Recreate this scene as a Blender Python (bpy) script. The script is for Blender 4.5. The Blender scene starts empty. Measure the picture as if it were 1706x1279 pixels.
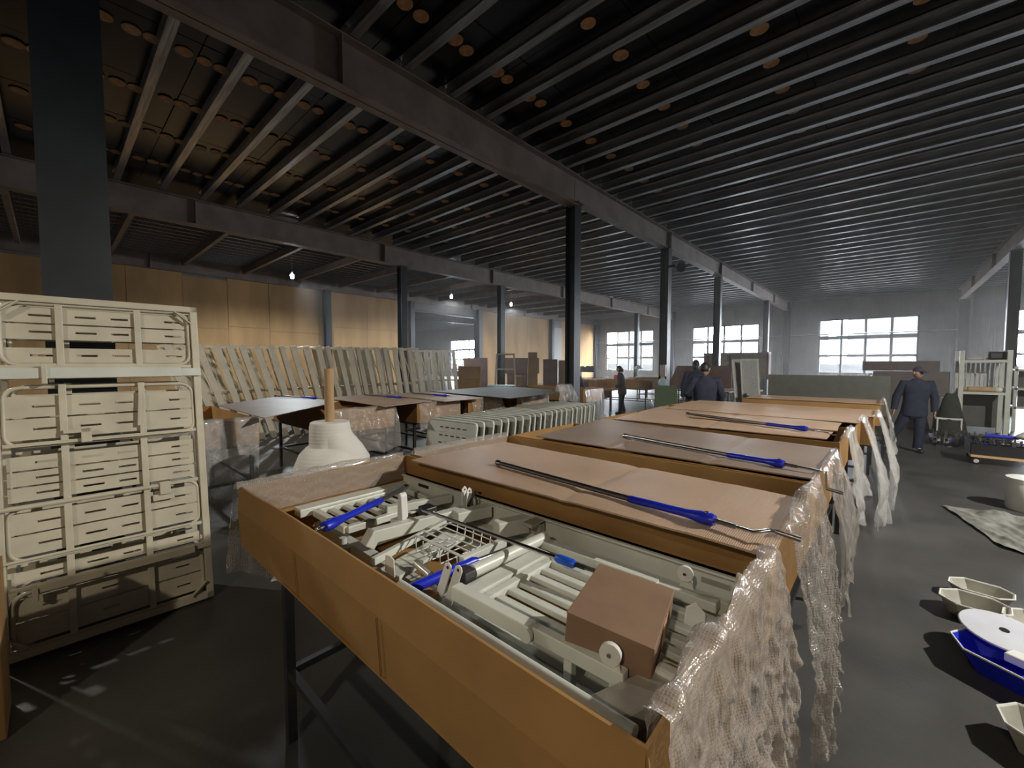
import bpy, bmesh, math, random
from mathutils import Vector, Matrix, noise as mnoise
random.seed(7)
PI = math.pi
S = bpy.context.scene
COL = S.collection

# ------------------------------------------------------------------ camera
cam_d = bpy.data.cameras.new('camera')
cam_d.sensor_width = 36.0
cam_d.lens = 695.0 / 1706.0 * 36.0
cam_d.clip_start = 0.02
cam_d.clip_end = 400
cam = bpy.data.objects.new('camera', cam_d)
COL.objects.link(cam)
cam.location = (0, 0, 1.8)
cam.rotation_euler = (PI / 2 - math.atan(34.5 / 695.0), 0, math.atan(629.0 / 695.0))
S.camera = cam

# ------------------------------------------------------------------ world (overcast daylight) and exposure
W = bpy.data.worlds.new('world')
S.world = W
W.use_nodes = True
bg = W.node_tree.nodes['Background']
bg.inputs['Color'].default_value = (0.93, 0.96, 1.0, 1)
bg.inputs['Strength'].default_value = 78.0
S.view_settings.view_transform = 'Standard'
S.view_settings.look = 'None'
S.view_settings.gamma = 1.0
S.view_settings.use_curve_mapping = False
S.view_settings.exposure = 0.0
S.cycles.use_denoising = True
S.cycles.max_bounces = 6
S.cycles.diffuse_bounces = 3
S.cycles.glossy_bounces = 3
S.cycles.transmission_bounces = 4
S.cycles.transparent_max_bounces = 10
S.cycles.volume_bounces = 0
S.cycles.caustics_reflective = False
S.cycles.caustics_refractive = False
S.cycles.sample_clamp_indirect = 4.0

LAMP_COL = (1.0, 0.95, 0.85)
WARM_COL = (1.0, 0.84, 0.62)
LAMP_W = 680.0
LAMP_NEAR_W = 2500.0
LAMP_BEHIND_W = 470.0
LAMP_SIDE_W = 740.0
COOL_COL = (0.86, 0.94, 1.0)


# ------------------------------------------------------------------ helpers
def V(*a):
    return Vector(a)


class MB:
    def __init__(s):
        s.v = []
        s.f = []

    def add(s, vs, fs):
        n = len(s.v)
        s.v += [tuple(p) for p in vs]
        s.f += [tuple(i + n for i in q) for q in fs]
        return s

    def box(s, c, d, R=None):
        c = Vector(c)
        vs = []
        for z in (-.5, .5):
            for y in (-.5, .5):
                for x in (-.5, .5):
                    p = Vector((x * d[0], y * d[1], z * d[2]))
                    vs.append(c + (R @ p if R else p))
        return s.add(vs, [(0, 2, 3, 1), (4, 5, 7, 6), (0, 1, 5, 4), (2, 6, 7, 3), (0, 4, 6, 2), (1, 3, 7, 5)])

    def span(s, a, b):
        return s.box([(a[i] + b[i]) / 2 for i in range(3)], [abs(b[i] - a[i]) for i in range(3)])

    def bar(s, p0, p1, w, h, up=(0, 0, 1)):
        p0, p1 = Vector(p0), Vector(p1)
        d = p1 - p0
        L = d.length
        x = d.normalized()
        u = Vector(up)
        y = u.cross(x)
        if y.length < 1e-4:
            y = Vector((0, 1, 0)).cross(x)
        y.normalize()
        z = x.cross(y)
        R = Matrix((x, y, z)).transposed()
        return s.box((p0 + p1) / 2, (L, w, h), R)

    def path(s, pts, r, n=8, flat=1.0, closed=False):
        pts = [Vector(p) for p in pts]
        m = len(pts)
        rs = r if isinstance(r, (list, tuple)) else [r] * m
        rings = []
        up = None
        for i in range(m):
            if closed:
                t = pts[(i + 1) % m] - pts[i - 1]
            else:
                t = (pts[min(i + 1, m - 1)] - pts[max(i - 1, 0)])
            t.normalize()
            if up is None:
                up = Vector((0, 0, 1)) if abs(t.z) < .9 else Vector((1, 0, 0))
            a = up.cross(t)
            if a.length < 1e-5:
                a = Vector((1, 0, 0)).cross(t)
            a.normalize()
            b = t.cross(a)
            up = b
            rings.append([pts[i] + a * (rs[i] * math.cos(2 * PI * k / n)) + b * (rs[i] * flat * math.sin(2 * PI * k / n)) for k in range(n)])
        vs = [p for ring in rings for p in ring]
        fs = []
        for i in range(m if closed else m - 1):
            j = (i + 1) % m
            for k in range(n):
                l = (k + 1) % n
                fs.append((i * n + k, i * n + l, j * n + l, j * n + k))
        if not closed:
            fs.append(tuple(range(n - 1, -1, -1)))
            fs.append(tuple((m - 1) * n + k for k in range(n)))
        return s.add(vs, fs)

    def tube(s, p0, p1, r, n=10):
        return s.path([p0, p1], r, n)

    def lathe(s, c, prof, n=24, squash=None):
        c = Vector(c)
        vs = []
        for r, z in prof:
            for k in range(n):
                a = 2 * PI * k / n
                vs.append(c + Vector((r * math.cos(a), r * math.sin(a), z)))
        fs = []
        for i in range(len(prof) - 1):
            for k in range(n):
                l = (k + 1) % n
                fs.append((i * n + k, i * n + l, (i + 1) * n + l, (i + 1) * n + k))
        fs.append(tuple(range(n - 1, -1, -1)))
        fs.append(tuple((len(prof) - 1) * n + k for k in range(n)))
        return s.add(vs, fs)

    def disc(s, c, axis, r, t, n=20):
        a = Vector(axis).normalized() * t / 2
        return s.path([Vector(c) - a, Vector(c) + a], r, n)

    def prism(s, poly, ax, t0, t1):
        """poly: list of 2d points in the plane perpendicular to axis ax (0,1,2)."""
        n = len(poly)
        def p3(q, t):
            if ax == 0: return (t, q[0], q[1])
            if ax == 1: return (q[0], t, q[1])
            return (q[0], q[1], t)
        vs = [p3(q, t0) for q in poly] + [p3(q, t1) for q in poly]
        fs = [tuple(range(n - 1, -1, -1)), tuple(range(n, 2 * n))]
        for k in range(n):
            l = (k + 1) % n
            fs.append((k, l, n + l, n + k))
        return s.add(vs, fs)

    def grid(s, fn, nu, nv):
        vs = [fn(i / nu, j / nv) for j in range(nv + 1) for i in range(nu + 1)]
        fs = []
        for j in range(nv):
            for i in range(nu):
                a = j * (nu + 1) + i
                fs.append((a, a + 1, a + nu + 2, a + nu + 1))
        return s.add(vs, fs)

    def sphere(s, c, r, n=12, m=8, sc=(1, 1, 1)):
        c = Vector(c)
        vs = [c + Vector((0, 0, -r * sc[2]))]
        for j in range(1, m):
            t = -PI / 2 + PI * j / m
            for k in range(n):
                a = 2 * PI * k / n
                vs.append(c + Vector((r * sc[0] * math.cos(t) * math.cos(a), r * sc[1] * math.cos(t) * math.sin(a), r * sc[2] * math.sin(t))))
        vs.append(c + Vector((0, 0, r * sc[2])))
        fs = []
        for k in range(n):
            fs.append((0, 1 + (k + 1) % n, 1 + k))
        for j in range(m - 2):
            for k in range(n):
                l = (k + 1) % n
                fs.append((1 + j * n + k, 1 + j * n + l, 1 + (j + 1) * n + l, 1 + (j + 1) * n + k))
        e = len(vs) - 1
        o = 1 + (m - 2) * n
        for k in range(n):
            fs.append((o + k, o + (k + 1) % n, e))
        return s.add(vs, fs)

    def build(s, name, m, parent=None, smooth=False, bevel=0, local=False, solid=0, sub=0, kind=None):
        off = Vector((0, 0, 0))
        if parent is not None and not local:
            p = parent
            while p is not None:
                off += p.location
                p = p.parent
        me = bpy.data.meshes.new(name)
        me.from_pydata([(a[0] - off.x, a[1] - off.y, a[2] - off.z) for a in s.v], [], s.f)
        me.update()
        bm = bmesh.new()
        bm.from_mesh(me)
        bmesh.ops.recalc_face_normals(bm, faces=bm.faces)
        bm.to_mesh(me)
        bm.free()
        if smooth:
            me.polygons.foreach_set('use_smooth', [True] * len(me.polygons))
            if smooth == 'auto':
                me.set_sharp_from_angle(angle=math.radians(40))
        me.materials.append(m)
        o = bpy.data.objects.new(name, me)
        COL.objects.link(o)
        if parent is not None:
            o.parent = parent
        if bevel:
            b = o.modifiers.new('bevel', 'BEVEL')
            b.width = bevel
            b.segments = 2
            b.limit_method = 'ANGLE'
        if solid:
            q = o.modifiers.new('solid', 'SOLIDIFY')
            q.thickness = solid
        if sub:
            q = o.modifiers.new('sub', 'SUBSURF')
            q.levels = q.render_levels = sub
        if kind:
            o['kind'] = kind
        return o


def tag(o, label, cat=None, group=None, kind=None):
    o['label'] = label
    if cat: o['category'] = cat
    if group: o['group'] = group
    if kind: o['kind'] = kind
    return o


def thing(name, label, cat, loc=(0, 0, 0), rot=(0, 0, 0), group=None):
    o = bpy.data.objects.new(name, None)
    COL.objects.link(o)
    o.empty_display_size = .05
    o.location = loc
    o.rotation_euler = rot
    return tag(o, label, cat, group)


def struct(o, label=None):
    o['kind'] = 'structure'
    if label: o['label'] = label
    return o


def dup(root, loc=None, rot=None, label=None, group=None, dz=None):
    r = root.copy()
    COL.objects.link(r)
    if loc is not None: r.location = loc
    if rot is not None: r.rotation_euler = rot
    if label: r['label'] = label
    if group: r['group'] = group
    for ch in list(root.children):
        c = ch.copy()
        COL.objects.link(c)
        c.parent = r
        for g in list(ch.children):
            d = g.copy()
            COL.objects.link(d)
            d.parent = c
    return r


ORD = ['first', 'second', 'third', 'fourth', 'fifth', 'sixth', 'seventh', 'eighth', 'ninth', 'tenth', 'eleventh', 'twelfth',
       'thirteenth', 'fourteenth', 'fifteenth', 'sixteenth', 'seventeenth', 'eighteenth', 'nineteenth', 'twentieth',
       'twenty-first', 'twenty-second', 'twenty-third', 'twenty-fourth', 'twenty-fifth', 'twenty-sixth', 'twenty-seventh', 'twenty-eighth']


# ------------------------------------------------------------------ materials
def mat(name, col, rough=.5, metal=0.0, var=.12, vscale=6.0, bump=0.0, bscale=40.0, wave=None, vor=None, spec=.5, stretch=None, emit=None, col2=None, thr=(.35, .65), coat=0):
    m = bpy.data.materials.new(name)
    m.use_nodes = True
    nt = m.node_tree
    N, L = nt.nodes, nt.links
    b = N['Principled BSDF']
    b.inputs['Roughness'].default_value = rough
    b.inputs['Metallic'].default_value = metal
    b.inputs['Specular IOR Level'].default_value = spec
    if coat:
        b.inputs['Coat Weight'].default_value = coat
        b.inputs['Coat Roughness'].default_value = .15
    tc = N.new('ShaderNodeTexCoord')
    src = tc.outputs['Object']
    if stretch:
        mp = N.new('ShaderNodeMapping')
        mp.inputs['Scale'].default_value = stretch
        L.new(src, mp.inputs['Vector'])
        src = mp.outputs['Vector']
    nz = N.new('ShaderNodeTexNoise')
    nz.inputs['Scale'].default_value = vscale
    nz.inputs['Detail'].default_value = 5
    L.new(src, nz.inputs['Vector'])
    rp = N.new('ShaderNodeValToRGB')
    c1 = [max(0, c * (1 - var)) for c in col] + [1]
    c2 = ([c for c in col2] if col2 else [min(1, c * (1 + var)) for c in col]) + [1]
    rp.color_ramp.elements[0].position = thr[0]
    rp.color_ramp.elements[1].position = thr[1]
    rp.color_ramp.elements[0].color = c1
    rp.color_ramp.elements[1].color = c2
    L.new(nz.outputs['Fac'], rp.inputs['Fac'])
    L.new(rp.outputs['Color'], b.inputs['Base Color'])
    h = None
    if bump:
        n2 = N.new('ShaderNodeTexNoise')
        n2.inputs['Scale'].default_value = bscale
        n2.inputs['Detail'].default_value = 3
        L.new(src, n2.inputs['Vector'])
        h = n2.outputs['Fac']
        st = bump
    if wave:
        w = N.new('ShaderNodeTexWave')
        w.bands_direction = wave[0]
        w.inputs['Scale'].default_value = wave[1]
        w.inputs['Distortion'].default_value = 0
        if len(wave) > 3: w.wave_profile = wave[3]
        L.new(tc.outputs['Object'], w.inputs['Vector'])
        h = w.outputs['Fac']
        st = wave[2]
    if vor:
        w = N.new('ShaderNodeTexVoronoi')
        w.inputs['Scale'].default_value = vor[0]
        w.inputs['Randomness'].default_value = vor[2] if len(vor) > 2 else 0.15
        L.new(tc.outputs['Object'], w.inputs['Vector'])
        h = w.outputs['Distance']
        st = vor[1]
    if h is not None:
        bp = N.new('ShaderNodeBump')
        bp.inputs['Strength'].default_value = st
        bp.inputs['Distance'].default_value = .01
        if vor: bp.invert = True
        L.new(h, bp.inputs['Height'])
        L.new(bp.outputs['Normal'], b.inputs['Normal'])
    if emit:
        b.inputs['Emission Color'].default_value = (*emit[0], 1)
        b.inputs['Emission Strength'].default_value = emit[1]
    return m


def film(name, tint, opac, rough, vscale, strength, distance=.004):
    """clear plastic film / bubble wrap: partly see-through, partly milky glossy, with a bubble relief"""
    m = bpy.data.materials.new(name)
    m.use_nodes = True
    nt = m.node_tree
    N, L = nt.nodes, nt.links
    out = N['Material Output']
    b = N['Principled BSDF']
    b.inputs['Base Color'].default_value = (*tint, 1)
    b.inputs['Roughness'].default_value = rough
    b.inputs['Specular IOR Level'].default_value = .8
    b.inputs['Coat Weight'].default_value = .8
    b.inputs['Coat Roughness'].default_value = .07
    tc = N.new('ShaderNodeTexCoord')
    vo = N.new('ShaderNodeTexVoronoi')
    vo.inputs['Scale'].default_value = vscale
    vo.inputs['Randomness'].default_value = .25
    L.new(tc.outputs['Object'], vo.inputs['Vector'])
    nz = N.new('ShaderNodeTexNoise')
    nz.inputs['Scale'].default_value = 9
    nz.inputs['Detail'].default_value = 6
    L.new(tc.outputs['Object'], nz.inputs['Vector'])
    mx = N.new('ShaderNodeMath')
    mx.operation = 'MULTIPLY_ADD'
    L.new(vo.outputs['Distance'], mx.inputs[0])
    mx.inputs[1].default_value = -1.0
    L.new(nz.outputs['Fac'], mx.inputs[2])
    bp = N.new('ShaderNodeBump')
    bp.inputs['Strength'].default_value = strength
    bp.inputs['Distance'].default_value = distance
    L.new(mx.outputs[0], bp.inputs['Height'])
    L.new(bp.outputs['Normal'], b.inputs['Normal'])
    tr = N.new('ShaderNodeBsdfTransparent')
    mix = N.new('ShaderNodeMixShader')
    ramp = N.new('ShaderNodeMapRange')
    ramp.inputs['From Min'].default_value = .1
    ramp.inputs['From Max'].default_value = .6
    ramp.inputs['To Min'].default_value = opac * .75
    ramp.inputs['To Max'].default_value = min(1, opac * 1.25)
    L.new(vo.outputs['Distance'], ramp.inputs['Value'])
    L.new(ramp.outputs['Result'], mix.inputs['Fac'])
    L.new(tr.outputs[0], mix.inputs[1])
    L.new(b.outputs[0], mix.inputs[2])
    L.new(mix.outputs[0], out.inputs['Surface'])
    return m


def glassmat(name):
    m = bpy.data.materials.new(name)
    m.use_nodes = True
    nt = m.node_tree
    N, L = nt.nodes, nt.links
    out = N['Material Output']
    g = N.new('ShaderNodeBsdfGlossy')
    g.inputs['Roughness'].default_value = .05
    t = N.new('ShaderNodeBsdfTransparent')
    t.inputs['Color'].default_value = (.94, .96, .97, 1)
    mx = N.new('ShaderNodeMixShader')
    mx.inputs['Fac'].default_value = .06
    L.new(t.outputs[0], mx.inputs[1])
    L.new(g.outputs[0], mx.inputs[2])
    L.new(mx.outputs[0], out.inputs['Surface'])
    return m


M = {}
M['floor'] = mat('concrete_floor', (.058, .057, .056), .46, var=.25, vscale=1.3, bump=.12, bscale=30, spec=.5)
M['deck'] = mat('film_faced_plywood', (.008, .008, .011), .25, var=.4, vscale=2.5, bump=.10, bscale=7, spec=.6)
M['galv'] = mat('galvanised_steel', (.42, .42, .43), .32, metal=.9, var=.3, vscale=3, stretch=(.4, 6, 6), bump=.05)
M['beam'] = mat('red_oxide_primed_steel', (.23, .18, .158), .55, var=.2, vscale=2.0, bump=.08, bscale=14)
M['column'] = mat('dark_blue_grey_steel_paint', (.013, .017, .023), .42, var=.2, vscale=4)
M['patch'] = mat('orange_brown_disc', (.50, .29, .15), .7, var=.25, vscale=9)
M['wallmetal'] = mat('ribbed_cladding', (.33, .32, .31), .55, var=.1, vscale=1, wave=('X', 2.6, .8))
M['wallmetaly'] = mat('ribbed_cladding_side', (.33, .32, .31), .55, var=.1, vscale=1, wave=('Y', 2.6, .8))
M['plain'] = mat('plain_wall', (.2, .19, .18), .7)
M['card_wall'] = mat('wall_cardboard', (.48, .285, .125), .8, var=.16, vscale=.9, bump=.1, bscale=3, stretch=(1, 1.4, .35))
M['card'] = mat('brown_cardboard', (.31, .17, .056), .75, var=.13, vscale=3, bump=.05, bscale=60)
M['card_brown'] = mat('dull_brown_carton', (.22, .135, .085), .7, var=.12, vscale=5, bump=.05, bscale=50)
M['card_dark'] = mat('dark_brown_cardboard', (.16, .085, .06), .75, var=.13, vscale=3)
M['card_lid'] = mat('corrugated_sheet', (.45, .31, .215), .5, var=.07, vscale=2.2, wave=('X', 42, .3))
M['card_grey'] = mat('grey_brown_sheet', (.25, .185, .145), .5, var=.1, vscale=2)
M['crate'] = mat('grey_brown_crate', (.15, .13, .125), .7, var=.1)
M['enamel'] = mat('off_white_enamel', (.58, .60, .55), .36, var=.07, vscale=5, spec=.5)
M['enamel_cream'] = mat('cream_enamel', (.52, .48, .38), .42, var=.09, vscale=5)
M['cream_light'] = mat('pale_cream_enamel', (.68, .61, .48), .42, var=.08, vscale=4)
M['steel_dark'] = mat('dark_painted_steel', (.028, .027, .027), .45, var=.3)
M['chrome'] = mat('chrome', (.55, .55, .56), .16, metal=1, var=.05)
M['tube'] = mat('zinc_tube', (.23, .23, .24), .3, metal=.9, var=.15, stretch=(1, 20, 20))
M['stainless'] = mat('brushed_steel', (.45, .44, .40), .3, metal=.35, var=.12)
M['blue'] = mat('blue_plastic', (.012, .025, .50), .35, var=.1)
M['blue2'] = mat('bright_blue_plastic', (.01, .09, .62), .35, var=.1)
M['black'] = mat('black_plastic', (.012, .012, .013), .4, var=.3)
M['white'] = mat('white_plastic', (.70, .71, .69), .35, var=.04)
M['foam'] = mat('white_foam_sheet', (.72, .70, .66), .75, var=.05, vscale=4, wave=('Z', 9, .12))
M['tubecard'] = mat('cardboard_core', (.42, .27, .14), .7, var=.1, stretch=(8, 8, 1))
M['bubble'] = film('bubble_wrap', (.46, .42, .38), .40, .13, 100, 1.0, .006)
M['bubble_dense'] = film('crumpled_bubble_wrap', (.46, .40, .35), .60, .15, 150, .6, .003)
M['bubble_far'] = film('bubble_wrap_thin', (.60, .56, .52), .28, .15, 60, .8)
M['film'] = film('clear_film', (.66, .66, .66), .34, .2, 220, .3)
M['glass'] = glassmat('window_glass')
M['frame_dark'] = mat('window_aluminium', (.16, .17, .18), .5, metal=.2)
M['navy'] = mat('navy_cloth', (.012, .018, .040), .85, var=.2, vscale=12, bump=.2, bscale=30)
M['navy2'] = mat('dark_blue_work_cloth', (.018, .022, .045), .85, var=.2, vscale=12, bump=.2, bscale=30)
M['maroon'] = mat('dark_plum_cloth', (.045, .028, .034), .85, var=.2, vscale=12)
M['teal'] = mat('dark_teal_cloth', (.012, .035, .042), .85, var=.2)
M['skin'] = mat('skin', (.42, .26, .19), .55, var=.06)
M['hair'] = mat('black_hair', (.012, .011, .011), .5, var=.3)
M['cap'] = mat('dark_purple_cap', (.035, .025, .06), .8)
M['green'] = mat('olive_green_sheet', (.075, .11, .05), .7, var=.1)
M['olive'] = mat('dark_olive_cloth', (.035, .04, .032), .9, var=.2, bump=.3, bscale=20)
M['greygreen'] = mat('dark_grey_green_board', (.085, .092, .08), .6, var=.1)
M['red'] = mat('red_plastic', (.5, .05, .04), .5)
M['tray'] = mat('pale_plastic_tray', (.42, .42, .37), .5, var=.15, vscale=8)
M['tarp'] = mat('grey_woven_sheet', (.20, .205, .19), .65, var=.25, vscale=9, bump=.3, bscale=18)
M['sticker'] = mat('blue_label', (.05, .2, .6), .5)
M['lightblue'] = mat('pale_blue_film', (.45, .6, .68), .4)
M['plaster'] = mat('pale_facade', (.028, .029, .031), .8, var=.05)
M['facade2'] = mat('grey_facade', (.019, .020, .022), .8, var=.05)
M['winfar'] = mat('far_window_glass', (.011, .012, .014), .6)
M['ground'] = mat('yard_concrete', (.05, .05, .05), .8)
M['bulb'] = mat('lit_led_bulb', (1, 1, 1), .3, emit=((.88, .95, 1.0), 60.0))
M['wood'] = mat('pale_wood', (.5, .33, .18), .7)
M['pink'] = mat('pinkish_board', (.42, .29, .25), .7)
M['eye'] = mat('eye_dark', (.01, .01, .01), .2)
M['book'] = mat('dark_folders', (.03, .035, .035), .6)

# ------------------------------------------------------------------ the hall
XL, XR, YF, YB = -60.0, 12.0, -8.0, 37.6      # extents
BX = [-31.0, -22.4, -14.5, -5.85, 3.1]        # beam lines
ZB0, ZB1, ZD = 5.66, 6.33, 6.56               # beam bottom, beam top, deck underside

struct(MB().span((XL, YF, -.2), (XR, YB + 40, 0)).build('floor', M['floor']), 'smooth dark grey concrete hall floor')
ceil = struct(MB().span((XL, YF, ZD + .03), (XR, YB, ZD + .2)).build('ceiling', M['deck']), 'black plywood deck carried by galvanised purlins')

# plywood sheets of the deck, each with its own joint and a slight sag
pan = MB().box((0, 0, .006), (1.655, 1.725, .012)).build('deck_panel', M['deck'], ceil, local=True)
first = True
for ix in range(11):
    for iy in range(11):
        x = -14.5 + .87 + ix * 1.67
        if x > 4: continue
        y = -.9 + iy * 1.74
        o = pan if first else pan.copy()
        if not first: COL.objects.link(o)
        first = False
        o.parent = ceil
        o.location = (x, y, ZD + random.uniform(0, .004))
        o.rotation_euler = (random.gauss(0, .004), random.gauss(0, .004), 0)

# purlins: lipped channels running across each bay
PY = [.40 + .8715 * k for k in range(-2, 43)]


def purlin_mesh(length):
    mb = MB()
    d, w, t, lip = .21, .075, .006, .022
    mb.span((-length / 2, -t / 2, 0), (length / 2, t / 2, d))
    mb.span((-length / 2, -w, 0), (length / 2, 0, t))
    mb.span((-length / 2, -w, d - t), (length / 2, 0, d))
    mb.span((-length / 2, -w, 0), (length / 2, -w + t, lip))
    mb.span((-length / 2, 0, 0), (length / 2, w * .75, t))
    mb.span((-length / 2, w * .75 - t, 0), (length / 2, w * .75, lip))
    return mb


for a, b in ((BX[0], BX[1]), (BX[2], BX[3]), (BX[3], BX[4]), (BX[4], XR)):
    L0 = b - a - .02
    base = None
    for y in PY:
        if a == BX[0] and y < 12: continue
        if a == BX[4] and y < 12: continue
        if base is None:
            base = purlin_mesh(L0).build('purlin', M['galv'], ceil, local=True)
            o = base
        else:
            o = base.copy()
            COL.objects.link(o)
            o.parent = ceil
        o.location = ((a + b) / 2, y + random.uniform(-.015, .015), ZB1 + .01)
# the side bay by the cardboard wall: cross joists and lengthwise ribs
jo = None
for k in range(15):
    o = MB().span((-.035, 0, 0), (.035, 0, 0)) if False else None
    y = -.6 + 2.25 * k
    if jo is None:
        jo = MB().box((0, 0, 0), (BX[2] - BX[1] - .3, .12, .26)).build('joist', M['beam'], ceil, local=True)
        q = jo
    else:
        q = jo.copy()
        COL.objects.link(q)
        q.parent = ceil
    q.location = ((BX[1] + BX[2]) / 2, y, 6.02)
rb = None
for k in range(16):
    if rb is None:
        rb = MB().box((0, 0, 0), (.06, YB - YF - 6.5, .09)).build('rib', M['galv'], ceil, local=True)
        q = rb
    else:
        q = rb.copy()
        COL.objects.link(q)
        q.parent = ceil
    q.location = (BX[1] + .5 + k * .47, (YB + YF + 6) / 2, 6.22)

# round orange-brown patches in rows on the deck
pd = None
npatch = 0
for rows, y0, y1 in (((-8.17, -9.82, -11.45, -13.05), .4, 13.0), ((-4.92, -3.26, -1.53, .17), 3.0, 13.4), ((-6.62,), .4, 6)):
    for xr in rows:
        for y in PY:
            if y < y0 - .9 or y > y1: continue
            for dy in ((.27, .53, .76) if (xr < -6 and y < 3) else ((.30, .55) if xr < -6 or xr < -4.5 else (.45,))):
                if npatch >= 290: continue
                npatch += 1
                if pd is None:
                    pd = MB().disc((0, 0, 0), (0, 0, 1), .118, .012, 14).build('round_patch', M['patch'], ceil, local=True)
                    q = pd
                else:
                    q = pd.copy()
                    COL.objects.link(q)
                    q.parent = ceil
                s = random.uniform(.9, 1.08)
                q.scale = (s, s * random.uniform(.92, 1), 1)
                q.location = (xr + random.uniform(-.03, .03), y + dy + random.uniform(-.02, .02), ZD - .012)


# beams: I-sections lengthwise
def beam(name, x, y0, y1, z0, z1, w=.26, label=None):
    mb = MB()
    mb.span((x - w / 2, y0, z0), (x + w / 2, y1, z0 + .02))
    mb.span((x - w / 2, y0, z1 - .02), (x + w / 2, y1, z1))
    mb.span((x - .008, y0, z0), (x + .008, y1, z1))
    o = struct(mb.build(name, M['beam']), label)
    y = math.ceil(y0 / 5.85) * 5.85 + 2.85
    sm = None
    while y < y1 - .2:
        if sm is None:
            sm = MB().box((0, 0, 0), (w * .92, .012, z1 - z0 - .04)).build('stiffener', M['beam'], o, local=True)
            q = sm
        else:
            q = sm.copy()
            COL.objects.link(q)
            q.parent = o
        q.location = (x, y, (z0 + z1) / 2)
        y += 5.85
    return o


beam('beam_1', BX[3], YF, 8.72, ZB0 - .05, ZB1, .3, 'brown steel beam over the gap beside the packing boxes, before the tall column')
beam('beam_2', BX[3], 8.74, YB, ZB0 + .06, ZB1, .26, 'brown steel beam running from the tall column to the window wall')
beam('beam_3', BX[2], YF, YB, ZB0 - .02, ZB1, .26, 'brown steel beam above the hanging lamps')
beam('beam_4', BX[1], YF, YB, ZB0 - .02, ZB1, .26, 'brown steel beam along the top of the cardboard wall')
beam('beam_5', BX[4], YF, YB, ZB0 + .02, ZB1, .26, 'brown steel beam above the shelving rack')
beam('beam_6', BX[0], YF, YB, ZB0, ZB1, .26, 'brown steel beam beyond the opening in the cardboard wall')


def column(name, x, y, w, z1, label, plates=True):
    mb = MB()
    mb.span((x - w / 2, y - w / 2, 0), (x - w / 2 + .014, y + w / 2, z1))
    mb.span((x + w / 2 - .014, y - w / 2, 0), (x + w / 2, y + w / 2, z1))
    mb.span((x - w / 2, y - .006, 0), (x + w / 2, y + .006, z1))
    o = struct(mb.build(name, M['column']), label)
    MB().span((x - w / 2 - .05, y - w / 2 - .05, 0), (x + w / 2 + .05, y + w / 2 + .05, .02)).build('base_plate', M['column'], o)
    MB().span((x - w / 2 - .03, y - w / 2 - .03, z1 - .025), (x + w / 2 + .03, y + w / 2 + .03, z1)).build('cap_plate', M['column'], o)
    return o


# the near column on the picture's edge is a flat-sided box section
c0 = MB().span((-4.82, -.01, 0), (-4.5, .33, ZB1))
c0 = struct(c0.build('column_1', M['column'], bevel=.01), 'thick dark column behind the leaning cream bed frame')
MB().span((-4.88, -.07, 0), (-4.44, .39, .02)).build('base_plate', M['column'], c0)
MB().span((-4.515, -.02, .02), (-4.485, .345, ZB1)).build('flange', M['column'], c0)
column('column_2', BX[3], 8.7, .27, ZB0, 'tall dark column in the middle, beside the standing head panels')
column('column_3', BX[3], 14.4, .28, ZB0 + .06, 'dark column with an electrical box, behind the woman in plum')
column('column_4', BX[3], 20.3, .28, ZB0 + .06, 'dark column behind the worker in navy seen from behind')
column('column_5', BX[3], 30.3, .28, ZB0 + .06, 'far thin dark column beside the second window')
column('column_6', BX[3], 37.3, .4, ZB1, 'column against the window wall between two windows')
column('column_7', BX[2], 9.5, .28, ZB0 - .02, 'dark column beside the row of leaning frames')
column('column_8', BX[2], 15.2, .28, ZB0 - .02, 'dark column behind the carton pile and cream frame')
column('column_9', BX[2], 30.3, .28, ZB0 - .02, 'far dark column in front of the leftmost large window')
column('column_10', BX[2], 37.3, .4, ZB1, 'column against the window wall left of the second window')
column('column_11', BX[1] + .2, 9.95, .3, ZB0, 'dark column set in the cardboard wall behind the leaning frames')
column('column_12', BX[1] + .2, 15.2, .3, ZB0, 'dark column at the near jamb of the wall opening')
column('column_13', BX[1] + .2, 21.0, .34, ZB0, 'dark column at the far jamb of the wall opening')
column('column_14', BX[1] + .2, 29.8, .3, ZB0, 'dark column in the far stretch of the cardboard wall')
column('column_15', BX[1] + .1, 37.3, .45, ZB0, 'corner column where the cardboard wall meets the window wall')
column('column_16', BX[4], 22.5, .28, ZB0 + .02, 'dark column beside the shelving rack')
column('column_17', BX[4] + .15, 37.3, .45, ZB0, 'column against the window wall right of the big window')

# ---- window wall at the far end
WINS = [(-3.92, 1.33), (-12.85, -7.72), (-21.25, -16.3), (5.28, 10.6), (-45.6, -40.6)]
WZ0, WZ1 = 1.05, 4.93
wb = MB()
edges = sorted([w for w in WINS])
x = XL
for a, b in edges:
    wb.span((x, YB, 0), (a, YB + .2, 6.76))
    wb.span((a, YB, 0), (b, YB + .2, WZ0))
    wb.span((a, YB, WZ1), (b, YB + .2, 6.76))
    x = b
wb.span((x, YB, 0), (XR, YB + .2, 6.76))
struct(wb.build('wall_back', M['wallmetal']), 'pale ribbed metal cladding wall with the big windows')
pp = MB().path([(-22.1, YB - .25, 3.85), (3.0, YB - .25, 3.85)], .045, 8).build('trim_1', M['galv'])
struct(pp, 'thin horizontal pipe across the window wall')


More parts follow.
